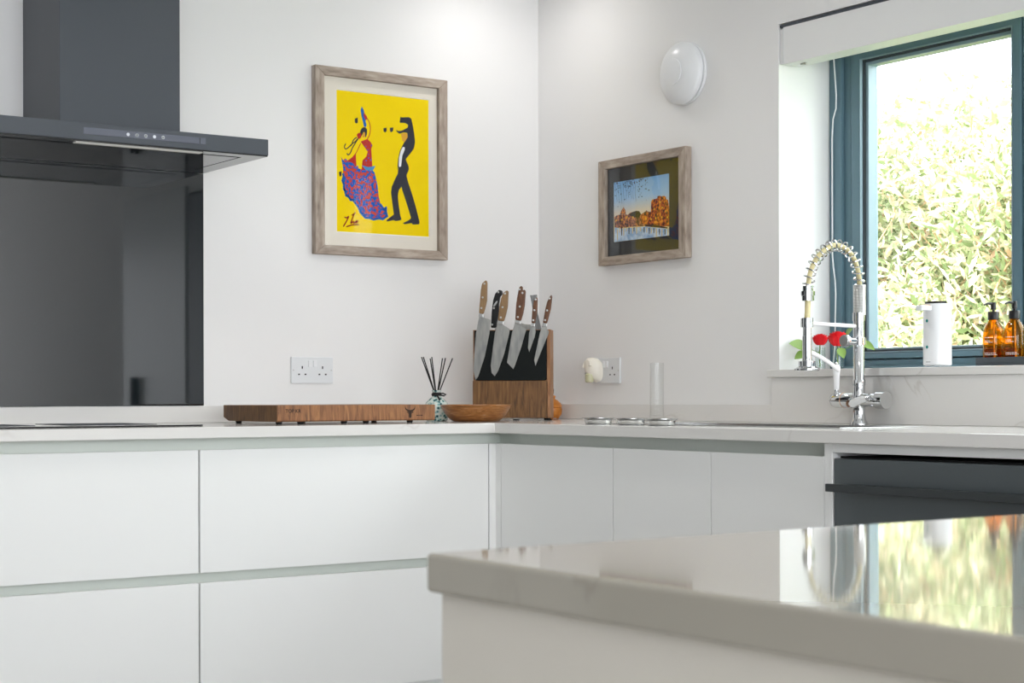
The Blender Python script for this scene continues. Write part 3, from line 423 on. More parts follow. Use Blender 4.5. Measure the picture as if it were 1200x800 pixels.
# ------------------------------------------------------------------ island
IX, IY = -2.990, -4.056
t = thing('kitchen_island', (IX+.6, IY-1, 0), 'pale kitchen island with glossy quartz top in the foreground', 'island')
MB().box(IX, IY-2.2, .8795, IX+1.25, IY, .9).build('countertop', 'island', t, bevel=.0025, seg=3)
MB().box(IX+.007, IY-2.19, .10, IX+1.24, IY-.004, .8795).build('base_panel', 'panel', t, bevel=.001)
MB().box(IX+.05, IY-2.15, 0, IX+1.2, IY-.05, .10).build('kickboard', 'panel', t)

# ------------------------------------------------------------------ sink, tap
t = thing('sink', (-.375, -1.5, .9), 'inset stainless steel sink bowl in the worktop in front of the tap', 'sink')
w_ = .002
bs = MB().box(SX0+.003, SY0+.003, .70, SX1-.003, SY1-.003, .702)
bs.box(SX0+.003, SY0+.003, .70, SX0+.003+w_, SY1-.003, .902).box(SX1-.003-w_, SY0+.003, .70, SX1-.003, SY1-.003, .902)
bs.box(SX0+.003, SY0+.003, .70, SX1-.003, SY0+.003+w_, .902).box(SX0+.003, SY1-.003-w_, .70, SX1-.003, SY1-.003, .902)
bs.build('basin', 'steel', t)
MB().grid([SX0-.006, SX0+.004, SX1-.004, SX1+.008], [SY0-.008, SY0+.004, SY1-.004, SY1+.008], lambda i, j: not (i == 1 and j == 1), XY, .9002, .9022).build('rim', 'steel', t, bevel=.0006)
MB().lathe([(.04, 0), (.04, .002), (.03, .0025), (.012, .001)], (-.375, -1.5, .702), n=28).build('drain', 'chrome', t, smooth=True)

TX, TY = -.078, -1.59
t = thing('kitchen_tap', (TX, TY, .9), 'tall chrome spring-neck kitchen tap with white ceramic levers at the window', 'tap')
MB().lathe([(.024, 0), (.024, .004), (.019, .012), (.0165, .03), (.0165, .045), (.019, .055), (.019, .075), (.0165, .085), (.0155, .105), (.0178, .107), (.0178, .118), (.0150, .122), (.0150, .289)], (TX, TY, .9002), n=36).build('column', 'chrome', t, smooth=True)
MB().lathe([(.0168, 0), (.0168, .022), (.0155, .023)], (TX, TY, 1.180), n=36).build('collar', 'chrome', t, smooth=True)
prof = []
for i in range(25): prof += [(.0162, i*.0033), (.0174, i*.0033+.0012), (.0162, i*.0033+.0024)]
MB().lathe(prof, (TX+.003, TY, 1.196), n=30).build('spring_sleeve', 'satin', t, smooth=True, angle=80)
ctl = [(-.0745,1.274), (-.0780,1.306), (-.0940,1.345), (-.1250,1.372), (-.1640,1.381), (-.2030,1.368), (-.2370,1.341), (-.2590,1.305), (-.2685,1.262)]
def spline(P, n):
    out = []
    for i in range(len(P)-1):
        p0, p1, p2, p3 = P[max(i-1,0)], P[i], P[i+1], P[min(i+2,len(P)-1)]
        for k in range(n):
            s = k/n
            out.append(tuple(.5*((2*b)+(-a+c_)*s+(2*a-5*b+4*c_-d)*s*s+(-a+3*b-3*c_+d)*s**3) for a, b, c_, d in zip(p0, p1, p2, p3)))
    return out+[P[-1]]
pp = [Vector((x, TY, z)) for x, z in spline(ctl, 24)]
MB().tube(pp, .0066, 12).build('hose', 'hose', t, smooth=True)
turns, hel = 17, []
cum = [0]
for a, b_ in zip(pp, pp[1:]): cum.append(cum[-1]+(b_-a).length)
for k in range(turns*18+1):
    s = cum[-1]*k/(turns*18); i = min(max(j for j in range(len(cum)) if cum[j] <= s+1e-9), len(pp)-2)
    fct = (s-cum[i])/(cum[i+1]-cum[i]); p = pp[i].lerp(pp[i+1], fct); tg = (pp[i+1]-pp[i]).normalized(); nb = Vector((0,1,0)); na = tg.cross(nb)
    an = 2*PI*k/18; hel.append(p+na*(.0148*math.cos(an))+nb*(.0148*math.sin(an)))
MB().tube(hel, .0021, 6).build('spring_coil', 'chrome', t, smooth=True)
nut = [(.011, 0), (.0165, .001), (.0165, .014), (.019, .0145), (.019, .026), (.0145, .027), (.0145, .040)]
MB().lathe(nut, (-.2685, TY, 1.228), n=14).build('hose_nut', 'chrome', t)
MB().tube([(-.2685, TY, 1.232), (-.2700, TY, 1.205), (-.2715, TY, 1.180)], .0078, 14).build('hose', 'hose', t, smooth=True)
sp = MB().lathe([(.012, -.118), (.0225, -.116), (.0225, -.101), (.0135, -.099), (.0125, -.09), (.0125, -.035), (.0112, -.034), (.0112, -.012), (.0165, -.011), (.0165, .013), (.010, .014)], (-.272, TY, 1.170), n=32).build('spray_head', 'chrome', t, smooth=True)
MB().lathe([(.030, 0), (.034, .003), (.034, .006), (.022, .013)], (-.272, TY, 1.043), n=32).build('spray_face', 'chrome', sp, smooth=True)
MB().tube(spline([(-.262, TY, 1.092), (-.235, TY-.002, 1.084), (-.195, TY-.004, 1.066), (-.160, TY-.006, 1.046)], 8), [.0042]*25, 10, flat=1.4).build('trigger', 'ceramic', sp, smooth=True)
MB().tube([(-.258, TY, 1.169), (-.092, TY, 1.166)], .0052, 14).build('support_arm', 'ceramic', t, smooth=True)
MB().lathe([(.0155, 0), (.0195, .001), (.0195, .020), (.0155, .021)], (TX, TY, 1.115), n=32).build('swivel_ring', 'chrome', t, smooth=True)
s_ = MB().lathe([(.0105, .012), (.0105, .044), (.0165, .046), (.0165, .056), (.0155, .058)], (TX, TY, 1.1255), (-1, 0, 0), 28).build('side_spout', 'chrome', t, smooth=True)
MB().lathe([(.0150, 0), (.0150, .0008)], (TX-.058, TY, 1.1255), (-1, 0, 0), 28).build('spout_cap', 'satin', s_)
zc = .966
MB().lathe([(.0185, .008), (.0205, .018), (.0205, .052)], (TX, TY, zc), (0, 1, 0), 30).build('mixer_body', 'chrome', t, smooth=True)
kn = MB().lathe([(.0210, .053), (.0210, .082), (.0185, .092), (.0155, .095)], (TX, TY, zc), (0, 1, 0), 30).build('hot_knob', 'chrome', t, smooth=True)
MB().lathe([(.0212, .052), (.0212, .0528)], (TX, TY, zc), (0, 1, 0), 30).build('red_ring', 'copper', kn)
MB().lathe([(.006, .094), (.0065, .100), (.004, .104)], (TX-.004, TY, zc-.002), (0, 1, 0), 16).build('screw', 'chrome', kn, smooth=True)
lv = MB().lathe([(.0070, 0), (.0078, .012), (.0092, .040), (.0108, .056), (.0108, .063), (.0080, .069)], (TX-.012, TY+.072, .994), n=24).build('lever', 'ceramic', kn, smooth=True)
MB().lathe([(.009, -.016), (.009, -.010), (.006, -.006), (.0062, .001)], (TX-.012, TY+.072, .994), n=20).build('ferrule', 'chrome', kn, smooth=True)
MB().sphere((TX-.012, TY+.072, 1.0655), .0045).build('finial', 'satin', kn, smooth=True)
MB().lathe([(.0165, .008), (.0185, .018), (.0185, .066)], (TX, TY, zc), (0, -1, 0), 30).build('mixer_body', 'chrome', t, smooth=True)
k2 = MB().lathe([(.0185, .067), (.0235, .070), (.0240, .098)], (TX, TY, zc), (0, -1, 0), 34).build('cold_knob', 'chrome', t, smooth=True)
MB().lathe([(.0232, 0), (.0232, .0008)], (TX, TY-.098, zc), (0, -1, 0), 34).build('knob_cap', 'satin', k2)
st = MB().lathe([(.013, .010), (.013, .034), (.010, .040)], (TX, TY, .957), (-1, 0, 0), 24).build('front_valve', 'chrome', t, smooth=True)
MB().tube([(TX-.032, TY-.002, .955), (TX-.034, TY-.012, .958), (TX-.034, TY-.030, .9645), (TX-.033, TY-.062, .970)], [.0085, .0118, .0098, .0068], 20).build('lever', 'ceramic', st, smooth=True)
MB().tube([(TX-.033, TY-.062, .970), (TX-.033, TY-.070, .9715)], [.0078, .0066], 16).build('ferrule', 'chrome', st, smooth=True)

# three little steel bowls
for y, l in ((-1.069, 'left one of three small stainless steel bowls on the worktop edge'), (-1.213, 'middle one of three small stainless steel bowls on the worktop edge'), (-1.341, 'right one of three small stainless steel bowls, nearest the sink')):
    t = thing('steel_bowl', (-.565, y, .9), l, 'bowl', 'small steel bowls by the sink')
    MB().lathe([(.034, .0003), (.036, .001), (.0385, .0125), (.0455, .0168), (.0465, .0172), (.0465, .0182), (.0445, .0180), (.0375, .0136), (.035, .0022), (.0005, .0020)], (-.565, y, .9), n=40).build('bowl_body', 'steel', t, smooth=True)
# glass tube vase
t = thing('glass_cylinder', (-.12, -.788, .9), 'tall clear glass cylinder vase standing behind the steel bowls', 'vase')
MB().lathe([(.0205, .0004), (.0215, .003), (.0215, .1795), (.0205, .180), (.0195, .1795), (.0195, .018), (.0005, .016)], (-.12, -.788, .9), n=36).build('glass_wall', 'clear', t, smooth=True)
# ------------------------------------------------------------------ pictures
def ribbon(fn, pts, wd, d0, d1, b):
    """flat brush stroke of width wd along pts"""
    pts = spline(pts, 5) if len(pts) > 2 else pts
    L, R = [], []
    for i in range(len(pts)):
        a, c_ = pts[max(i-1,0)], pts[min(i+1,len(pts)-1)]
        dx, dy = c_[0]-a[0], c_[1]-a[1]; n = math.hypot(dx, dy) or 1
        ww = wd*(.55 if i in (0, len(pts)-1) else 1)/2
        L.append((pts[i][0]-dy/n*ww, pts[i][1]+dx/n*ww)); R.append((pts[i][0]+dy/n*ww, pts[i][1]-dx/n*ww))
    for i in range(len(pts)-1): b.prism([L[i], L[i+1], R[i+1], R[i]], fn, d0, d1)
def picture_frame(t, fn, W, H, inner, mountmat, opening, pane='thinpane'):
    """fn(a,b,d) : a right, b up, d out of the wall; frame with four mitred rails"""
    iw0, iw1, ih0, ih1 = inner; w2, h2 = W/2, H/2
    O = [(-w2,-h2),(w2,-h2),(w2,h2),(-w2,h2)]; I = [(iw0,ih0),(iw1,ih0),(iw1,ih1),(iw0,ih1)]
    for k in range(4):
        a, b_, c_, d = O[k], O[(k+1)%4], I[(k+1)%4], I[k]
        MB().prism([a, b_, c_, d], fn, .001, .028).build('frame_rail', 'driftwood' if k % 2 else 'driftwood_flat', t, bevel=.002)
    MB().prism([(iw0-.004,ih0-.004),(iw1+.004,ih0-.004),(iw1+.004,ih1+.004),(iw0-.004,ih1+.004)], fn, .002, .010).build('backing', mountmat, t)
    ow0, ow1, oh0, oh1 = opening
    MB().grid([iw0, ow0, ow1, iw1], [ih0, oh0, oh1, ih1], lambda i, j: not (i == 1 and j == 1), fn, .0101, .0125).build('mount', mountmat, t)
    MB().prism([(iw0,ih0),(iw1,ih0),(iw1,ih1),(iw0,ih1)], fn, .0165, .0175).build('glazing', pane, t)

px, pz = -.6456, 1.7366
fn1 = lambda a, b, d: (px+a, -d, pz+b)
t = thing('framed_picture', (px, 0, pz), 'large framed yellow print of two flamenco dancers on the left wall', 'picture')
picture_frame(t, fn1, .501, .603, (-.2165, .2165, -.272, .272), 'mount', (-.1665, .187, -.228, .2335), 'matpane')
pr = MB().prism([(-.1645,-.2255),(.1850,-.2255),(.1850,.2315),(-.1645,.2315)], fn1, .0102, .0106).build('print', 'yellow', t)
MB().grid([-.1664, -.1645, .1850, .1869], [-.2279, -.2255, .2315, .2334], lambda i, j: not (i == 1 and j == 1), fn1, .0102, .0106).build('paper_margin', 'pwhite', t)
off = lambda pts: [(a-.629-px, b+1.741-pz) for a, b in pts]
def paint(name, key, m, lay): MB().prism(off(D['p1'][key]), fn1, .0106, .0107+.00012*lay).build(name, m, pr)
paint('dancer_suit', 'jacket', 'ink', 0); paint('man_face', 'man_face', 'skin', 1); paint('shirt', 'shirt', 'pwhite', 1)
for i in range(1, 5): paint('castanets', 'cast%d' % i, 'ink', 0)
paint('skirt_fold', 'skirt_back', 'pred', 0); paint('flounced_dress', 'dress', 'dress', 1); paint('hip_panel', 'hip', 'spots', 2); paint('bodice', 'torso', 'spots', 3)
paint('waist_frill', 'scarf', 'plight', 4); paint('sleeve', 'sleeve', 'pblue', 1); paint('sleeve_lining', 'sleeve_red', 'pred', 2)
paint('woman_hair', 'hair', 'ink', 2); paint('woman_face', 'face', 'skin', 3); paint('hair_flower', 'flower', 'pred', 4)
for k, wd, nm in (('arm_up', .0032, 'raised_arm'), ('arm_down', .0026, 'lowered_arm')):
    bb = MB(); ribbon(fn1, off(D['p1s'][k]), wd, .0106, .01075, bb); bb.build(nm, 'pred', pr)
for k in ('braid1', 'braid2', 'braid3'):
    bb = MB(); ribbon(fn1, off(D['p1s'][k]), .0036, .0106, .0109, bb); bb.build('hair_braid', 'ink', pr)
bb = MB()
for k in ('sig1', 'sig2', 'sig3', 'sig4'): ribbon(fn1, off(D['p1s'][k]), .0042, .0106, .0108, bb)
bb.build('signature', 'psig', pr)
# blue frill along the dress hem
bb = MB(); dr = off(D['p1']['dress'])
for i in range(14, len(dr)-3):
    (a0, b0), (a1, b1) = dr[i], dr[i+1]; n = max(2, int(math.hypot(a1-a0, b1-b0)/.006))
    for k in range(n):
        s = k/n; bb.lathe([(.0048, 0), (.0048, .0003)], fn1(a0+(a1-a0)*s, b0+(b1-b0)*s, .0106), (0,-1,0), 8)
bb.build('dress_frill', 'pblue', pr)

qy, qz = -.5960, 1.5805
fn2 = lambda a, b, d: (-d, qy-a, qz+b)
t = thing('framed_picture', (0, qy, qz), 'small framed city photograph at dusk in a dark mount, right of the corner', 'picture')
picture_frame(t, fn2, .441, .345, (-.187, .187, -.1445, .1445), 'mountdark', (-.1595, .1250, -.0985, .1000))
def skymat():
    m = bpy.data.materials.new('photo_dusk_sky'); m.use_nodes = True; tr = m.node_tree; b = tr.nodes['Principled BSDF']
    tc = tr.nodes.new('ShaderNodeTexCoord'); sx = tr.nodes.new('ShaderNodeSeparateXYZ'); tr.links.new(tc.outputs['Object'], sx.inputs[0])
    mr = tr.nodes.new('ShaderNodeMapRange'); mr.inputs[1].default_value = -.05; mr.inputs[2].default_value = .1
    tr.links.new(sx.outputs['Z'], mr.inputs[0])
    r = ramp(tr, [(0, 'f3dca2'), (.3, 'e6dccb'), (.6, 'a3cdf0'), (1, '79b6ec')]); tr.links.new(mr.outputs[0], r.inputs['Fac']); tr.links.new(r.outputs['Color'], b.inputs['Base Color'])
    b.inputs['Roughness'].default_value = .6
    return m
MT['psky'] = skymat()
MT['pwater'] = rampmat('photo_water', 'noise', 40, [(.4, '8fb4dc'), (.6, 'cfe2f6')], .6)
MT['pcastle'] = rampmat('photo_castle', 'noise', 110, [(.38, '3a1c10'), (.45, '9a4012'), (.55, 'd0641a'), (.64, 'f5a01e')], .6)
MT['pcity'] = rampmat('photo_city', 'noise', 120, [(.36, '2c2420'), (.46, '7a4432'), (.55, 'a8664c'), (.64, 'ee9a40')], .6)
MT['ptree'] = mat('photo_trees', '28261c', .7); MT['pbranch'] = mat('photo_branches', '2c3a60', .7)
MT['plamp'] = mat('photo_lamps', 'f7c22a', .6); MT['pstreak'] = mat('photo_streaks', 'ecd28a', .6); MT['pbank'] = mat('photo_bank', '4a3526', .7)
pr = MB().prism([(-.158,-.097),(.1235,-.097),(.1235,.0985),(-.158,.0985)], fn2, .0102, .0106).build('photograph', 'psky', t)
of2 = lambda pts: [(a+(.5775*-1+.5960)*-1, b+1.5816-qz) for a, b in pts]
clampx = lambda pts: [(min(max(a, -.1578), .1233), min(max(b, -.0968), .0983)) for a, b in pts]
def paint2(name, pts, m, lay, up=0): MB().prism(clampx(of2(pts)), fn2, .0106, .0107+.00015*lay).build(name, m, pr)
paint2('river', D['p2']['water'], 'pwater', 0); paint2('city_roofs', D['p2']['city'], 'pcity', 1); paint2('dome', D['p2']['dome'], 'pcity', 1)
paint2('trees', D['p2']['trees'], 'ptree', 2); paint2('round_castle', D['p2']['castle'], 'pcastle', 3); paint2('river_bank', D['p2']['bank'], 'pbank', 4)
rb = random.Random(5); bb = MB()
for i, p in enumerate(of2(D['p2dots'])):
    if not (-.156 < p[0] < .122 and -.09 < p[1] < .097): continue
    r0 = rb.uniform(.0010, .0022); a0 = rb.uniform(0, PI)
    bb.prism([(p[0]+r0*1.5*math.cos(a0+k*PI/3), p[1]+r0*math.sin(a0+k*PI/3)) for k in range(6)], fn2, .0106, .0108)
for k in range(9):
    x = -.150+.0125*k; q_ = [(x+rb.uniform(-.003,.003)+j*.003, .096-j*rb.uniform(.016,.024)) for j in range(4)]
    ribbon(fn2, q_, .0009, .0106, .01075, bb)
bb.build('hanging_foliage', 'pbranch', pr)['kind'] = 'stuff'
for p in of2(D['p2lights']): MB().lathe([(.0036, 0), (.0036, .0002)], fn2(p[0], p[1], .0111), (-1,0,0), 8).build('lit_window', 'plamp', pr)
for key, m_ in (('p2streaks', ('light_streak', 'pstreak')), ('p2dark', ('dark_streak', 'ptree'))):
    for q_ in D[key]:
        (a0, z0), (a1, z1) = of2(q_); MB().prism(clampx([(a0-.0022, z0), (a0-.0016, z1), (a0+.0016, z1), (a0+.0022, z0)]), fn2, .0106, .0112).build(m_[0], m_[1], pr)

# ------------------------------------------------------------------ wall fittings
def socket(c, fn, label, name='wall_socket', hide=None):
    t = thing(name, c, label, 'socket')
    MB().prism([(-.075,-.042),(.075,-.042),(.075,.042),(-.075,.042)], fn, .0003, .0075).build('face_plate', 'plate', t, bevel=.0015)
    for s in (-1, 1):
        bx = MB()
        for a, b_, w2, h2 in ((.0365*s, .0085, .0022, .0042), (.0365*s-.0115, -.0135, .0032, .0022), (.0365*s+.0115, -.0135, .0032, .0022)):
            bx.prism([(a-w2,b_-h2),(a+w2,b_-h2),(a+w2,b_+h2),(a-w2,b_+h2)], fn, .0072, .0078)
        bx.build('pin_holes', 'dark', t)
        MB().prism([(.0085*s-.0062,.0100),(.0085*s+.0062,.0100),(.0085*s+.0062,.0310),(.0085*s-.0062,.0310)], fn, .0073, .0105).build('rocker_switch', 'white', t, bevel=.001)
        MB().lathe([(.0026, 0), (.0026, .0004)], fn(.068*s, 0, .0075), Vector(fn(0,0,1))-Vector(fn(0,0,0)), 12).build('screw_cap', 'satin', t)
socket((-.898, 0, 1.063), lambda a, b, d: (-.898+a, -d, 1.063+b), 'white double wall socket above the wooden chopping board')
socket((0, -.387, 1.062), lambda a, b, d: (-d, -.387-a, 1.062+b), 'white double wall socket right of the corner with a cream device plugged in')
# plug-in air freshener
fp = lambda a, b, d: (-.0085-d, -.349-a, 1.066+b)
t = thing('plug_in_freshener', (-.0085, -.349, 1.066), 'cream plug-in air freshener hanging in the right-hand wall socket', 'air freshener')
def loft(secs, fn, n=20):
    b = MB(); vs = []; m = len(secs)
    for d, ca, cb, ra, rb_ in secs:
        for k in range(n):
            w0 = 2*PI*k/n; e = .75
            vs.append(fn(ca+ra*math.copysign(abs(math.cos(w0))**e, math.cos(w0)), cb+rb_*math.copysign(abs(math.sin(w0))**e, math.sin(w0)), d))
    fs = [(i*n+k, i*n+(k+1)%n, (i+1)*n+(k+1)%n, (i+1)*n+k) for i in range(m-1) for k in range(n)]+[tuple(range(n-1,-1,-1)), tuple((m-1)*n+k for k in range(n))]
    return b.add(vs, fs)
loft([(.0003, .006, -.006, .021, .034), (.012, .005, -.003, .024, .040), (.026, .001, .004, .020, .036), (.040, -.004, .010, .014, .028), (.046, -.007, .012, .008, .018)], fp).build('body', 'plug', t, smooth=True, angle=60)
MB().lathe([(.010, 0), (.014, .003), (.0145, .026), (.009, .030), (.009, .036)], fp(-.004, -.043, .034), (0, 0, 1), 24).build('refill_bottle', 'plugdark', t, smooth=True)
hp = [fp(-.004+.020*math.cos(a), -.004+.034*math.sin(a), .047-.006*abs(math.sin(a))) for a in [PI*(.15+.75*i/14) for i in range(15)]]
MB().tube(hp, [.0045]*15, 10).build('vent_loop', 'plug', t, smooth=True)
MB().lathe([(.004, 0), (.004, .001)], fp(-.012, -.014, .0445), (-1, 0, 0), 14).build('dial', 'satin', t)
# round sounder on the wall
ac = (0, -.792, 1.982)
t = thing('wall_sounder', ac, 'round white domed alarm sounder mounted high on the wall beside the window', 'alarm')
MB().lathe([(.093, .0005), (.0975, .002), (.0975, .011), (.094, .012)], ac, (-1, 0, 0), 56).build('mounting_ring', 'white', t, smooth=True)
MB().lathe([(.090, .012), (.090, .014)], ac, (-1, 0, 0), 48).build('shadow_gap', 'plate', t)
dm = MB().lathe([(.092, .014), (.0965, .017), (.0965, .026), (.090, .034), (.078, .043), (.062, .051), (.044, .0565), (.001, .0580)], ac, (-1, 0, 0), 56).build('dome', 'white', t, smooth=True)
MB().lathe([(.041, .0560), (.041, .0592), (.0385, .0602), (.001, .0610)], ac, (-1, 0, 0), 48).build('centre_disc', 'white', dm, smooth=True)

# ------------------------------------------------------------------ worktop objects
# chopping board
bx0, bx1, by0, by1 = -1.283, -.758, -.520, -.168
t = thing('chopping_board', (-1.02, -.344, .9), 'thick end-grain wooden chopping board on black feet on the left worktop', 'chopping board')
MB().prism([(by0,.911),(by0+.004,.9075),(by1-.034,.9075),(by1,.9185),(by1,.9545),(by0,.9545)], lambda a, b, d: (d, a, b), bx0+.0008, bx1).build('board', 'boardfront', t, bevel=.0012)
MB().prism([(by0+.002,.911),(by0+.006,.9083),(by1-.034,.9083),(by1-.001,.9188),(by1-.001,.9538),(by0+.002,.9538)], lambda a, b, d: (d, a, b), bx0-.0004, bx0+.0009).build('end_face', 'walnut', t)
for x in (-1.268, -1.200, -1.058, -.985, -.835):
    MB().lathe([(.008, .0002), (.0095, .006), (.0095, .0078)], (x, by0+.02, .9), n=16).build('rubber_foot', 'rubber', t)
for x in (-1.262, -1.05, -.80):
    MB().lathe([(.008, .0002), (.0095, .006), (.0095, .0078)], (x, by1-.06, .9), n=16).build('rubber_foot', 'rubber', t)
text('engraved_name', 'TOP KR', .0140, 'brand', t, lambda a, b, d: (-1.2575+a, by0-.0003-d, .9335+b))
lx, lz = -.8455, .9315
bull = [(-.018,.020),(-.017,.010),(-.009,.003),(0,.0015),(.009,.003),(.017,.010),(.018,.020),(.0145,.012),(.009,.0085),(0,.0065),(-.009,.0085),(-.0145,.012)]
bm_ = MB().prism(bull, lambda a, b, d: (lx+a, by0-d, lz+b), 0, .0006)
bm_.prism([(-.0075,.002),(.0075,.002),(.0045,-.005),(.0045,-.013),(.002,-.0165),(-.002,-.0165),(-.0045,-.013),(-.0045,-.005)], lambda a, b, d: (lx+a, by0-d, lz+b), 0, .0006)
bm_.prism([(-.012,.001),(-.007,.0025),(-.008,-.002)], lambda a, b, d: (lx+a, by0-d, lz+b), 0, .0006).prism([(.012,.001),(.008,-.002),(.007,.0025)], lambda a, b, d: (lx+a, by0-d, lz+b), 0, .0006)
bm_.build('bull_logo', 'brand', t)
bm_ = MB()
for a0, a1, h in ((0, .0075, .0022), (.0085, .0130, .0016), (.0140, .0215, .0022)): bm_.prism([(a0, -h/2), (a1, -h/2), (a1, h/2), (a0, h/2)], lambda a, b, d: (-.8235+a, by0-d, .9225+b), 0, .0006)
bm_.build('burnt_lettering', 'brand', t)

# wooden bowl
bc = (-.566, -.452, .9)
t = tag(MB().lathe([(.066, .0004), (.072, .0015), (.090, .016), (.105, .040), (.1105, .0515), (.1085, .0530), (.105, .0500), (.088, .022), (.066, .009), (.0005, .007)], bc, n=56).build('wooden_bowl', 'olive', loc=bc, smooth=True),
        'shallow round wooden bowl in front of the knife block', 'bowl')
# reed diffuser
dc = (-.603, -.283, .9)
t = thing('reed_diffuser', dc, 'mosaic glass reed diffuser bottle with black reeds behind the wooden bowl', 'diffuser')
MB().lathe([(.030, .0004), (.034, .003), (.0395, .022), (.0400, .040), (.0345, .058), (.022, .071), (.0145, .077), (.0125, .082), (.0125, .093), (.0150, .095), (.0150, .098), (.010, .098), (.009, .08), (.0005, .06)], dc, n=36).build('bottle', 'mosaic', t, smooth=True)
MB().lathe([(.0138, .080), (.0150, .083), (.0150, .089), (.0138, .091)], dc, n=24).build('ribbon', 'ribbon', t, smooth=True)
rr = Vector((.8212, -.5707, 0)); ff = Vector((.5707, .8212, 0)); base = Vector(dc)
def at(a, d, z): return base+rr*a+ff*d+Vector((0, 0, z))
bw = MB()
for s, ext in ((1, .030), (-1, .014)):
    bw.tube([at(.002*s, -.0155, .086), at(.010*s, -.019, .083), at(ext*.8*s, -.018, .080), at(ext*s, -.015, .084), at(ext*.7*s, -.015, .088), at(.002*s, -.0165, .086)], .0024, 8)
bw.tube([at(0, -.016, .086), at(.006, -.022, .076), at(.011, -.030, .066)], .0026, 8)
bw.build('bow', 'ribbon', t, smooth=True)
for xt, zt_, d0 in ((495, 1.103, .012), (497.5, 1.103, -.008), (505, 1.0985, .02), (507.5, 1.1025, -.016), (519.5, 1.099, .015), (523.5, 1.099, -.02), (531.5, 1.099, .004)):
    a1 = (xt-512.8)*5.35/1979
    MB().tube([at(-.12*a1, -.1*d0, .055), at(a1, d0, zt_-.9)], .0019, 8).build('reed', 'reed', t)

# knife block -----------------------------------------------------------------
kc, kn_, kr = Vector((-.3506, -.3271, .9)), Vector((-.67944, -.73373, 0)), Vector((.73373, -.67944, 0))
fk = lambda a, b, d: tuple(kc+kr*a+kn_*d+Vector((0, 0, b)))
t = thing('knife_block', tuple(kc-kn_*.05), 'upright wooden knife block with a dark magnetic panel in the worktop corner', 'knife block')
MB().prism([(-.1225,.0082),(.1195,.0082),(.1195,.128),(-.1225,.128)], fk, -.012, 0).build('front_board', 'walnut', t, bevel=.0008)
MB().prism([(-.1225,.0082),(.1195,.0082),(.1195,.293),(-.1225,.293)], fk, -.016, -.0122).build('backing_board', 'walnutlight', t)
MB().prism([(-.1225,.0082),(.1285,.0082),(.1285,.293),(-.1225,.293)], fk, -.106, -.094).build('rear_board', 'walnutlight', t)
for a0, a1 in ((-.1225, -.1125), (.1205, .1300)):
    MB().prism([(a0,.0082),(a1,.0082),(a1,.293),(a0,.293)], fk, -.0938, -.0162 if a0 < 0 else -.004).build('side_board', 'walnutlight', t, bevel=.0006)
MB().prism([(-.112,.02),(.120,.02),(.120,.03),(-.112,.03)], fk, -.0938, -.0165).build('inner_shelf', 'walnut', t)
MB().prism([(-.1165,.1345),(-.112,.1290),(.1135,.1290),(.1180,.1330),(.1180,.2905),(-.1165,.2905)], fk, -.0120, .0012).build('magnet_panel', 'slate', t, bevel=.0006)
MB().prism([(.0,.0042),(.140,.0042),(.140,.0078),(.0,.0078)], fk, -.09, .012).build('base_plate', 'clear', t)
for a0, d0 in ((-.105, -.02), (.020, .004), (.125, .004), (-.105, -.09), (.11, -.085)):
    MB().prism([(a0-.010,.0003),(a0+.010,.0003),(a0+.010,.0082 if d0 < 0 else .0042),(a0-.010,.0082 if d0 < 0 else .0042)], fk, d0-.008, d0+.004).build('foot_pad', 'dark', t)
def bevelblade(poly, d, th):
    return MB().prism(poly, fk, d, d+th)
def knife(key, label, hm='handle', d=.0014, rear=False):
    k = D['k'][key]; hx = sum(a for a, b in k['handle'])/len(k['handle']); hz = sum(b for a, b in k['handle'])/len(k['handle'])
    t = thing('kitchen_knife', fk(hx, min(b for a, b in k.get('blade', k['handle'])), d), label, 'knife', 'knives on the block')
    if 'blade' in k: bevelblade(k['blade'], d, .0020).build('blade', 'blade', t, bevel=.0005, seg=1)
    MB().prism(k['handle'], fk, d-.006 if rear else d+.0005, d+.013 if not rear else d+.010).build('handle', hm, t, bevel=.0035, seg=2)
    top = d+.013 if not rear else d+.010
    for a, b in k['rivets']: MB().lathe([(.0033, -.001), (.0033, .0007), (.002, .0012)], fk(a, b, top), kn_, 14).build('rivet', 'satin', t, smooth=True)
    if 'oval' in k:
        for a, b in k['oval']: MB().prism([(a+.0075*math.cos(w)*.75+.004*math.sin(w), b+.009*math.sin(w)+.004*math.cos(w)) for w in [2*PI*i/16 for i in range(16)]], fk, top-.001, top+.0007).build('emblem', 'satin', t)
    if not rear and 'blade' in k:
        lo = sorted(k['handle'], key=lambda p: p[1])[:2]; lo.sort()
        (a0, b0), (a1, b1) = lo
        MB().prism([(a0, b0+.001), (a1, b1+.001), (a1-.0012, b1-.011), (a0-.0022, b0-.011)], fk, d+.0004, d+.0095).build('bolster', 'satin', t, bevel=.002)
    return t
knife('chef', 'largest chef knife, leftmost on the knife block panel', 'handlelight')
knife('carver', 'broad carving knife with light wooden handle, second on the panel from the left', 'handlelight')
knife('santoku', 'square-tipped santoku knife in the middle of the dark panel')
knife('paring', 'smallest paring knife on the dark panel')
knife('utility', 'slim utility knife, rightmost on the knife block panel')
knife('black', 'black-handled knife standing in the block behind the panel', 'black', -.055, True)
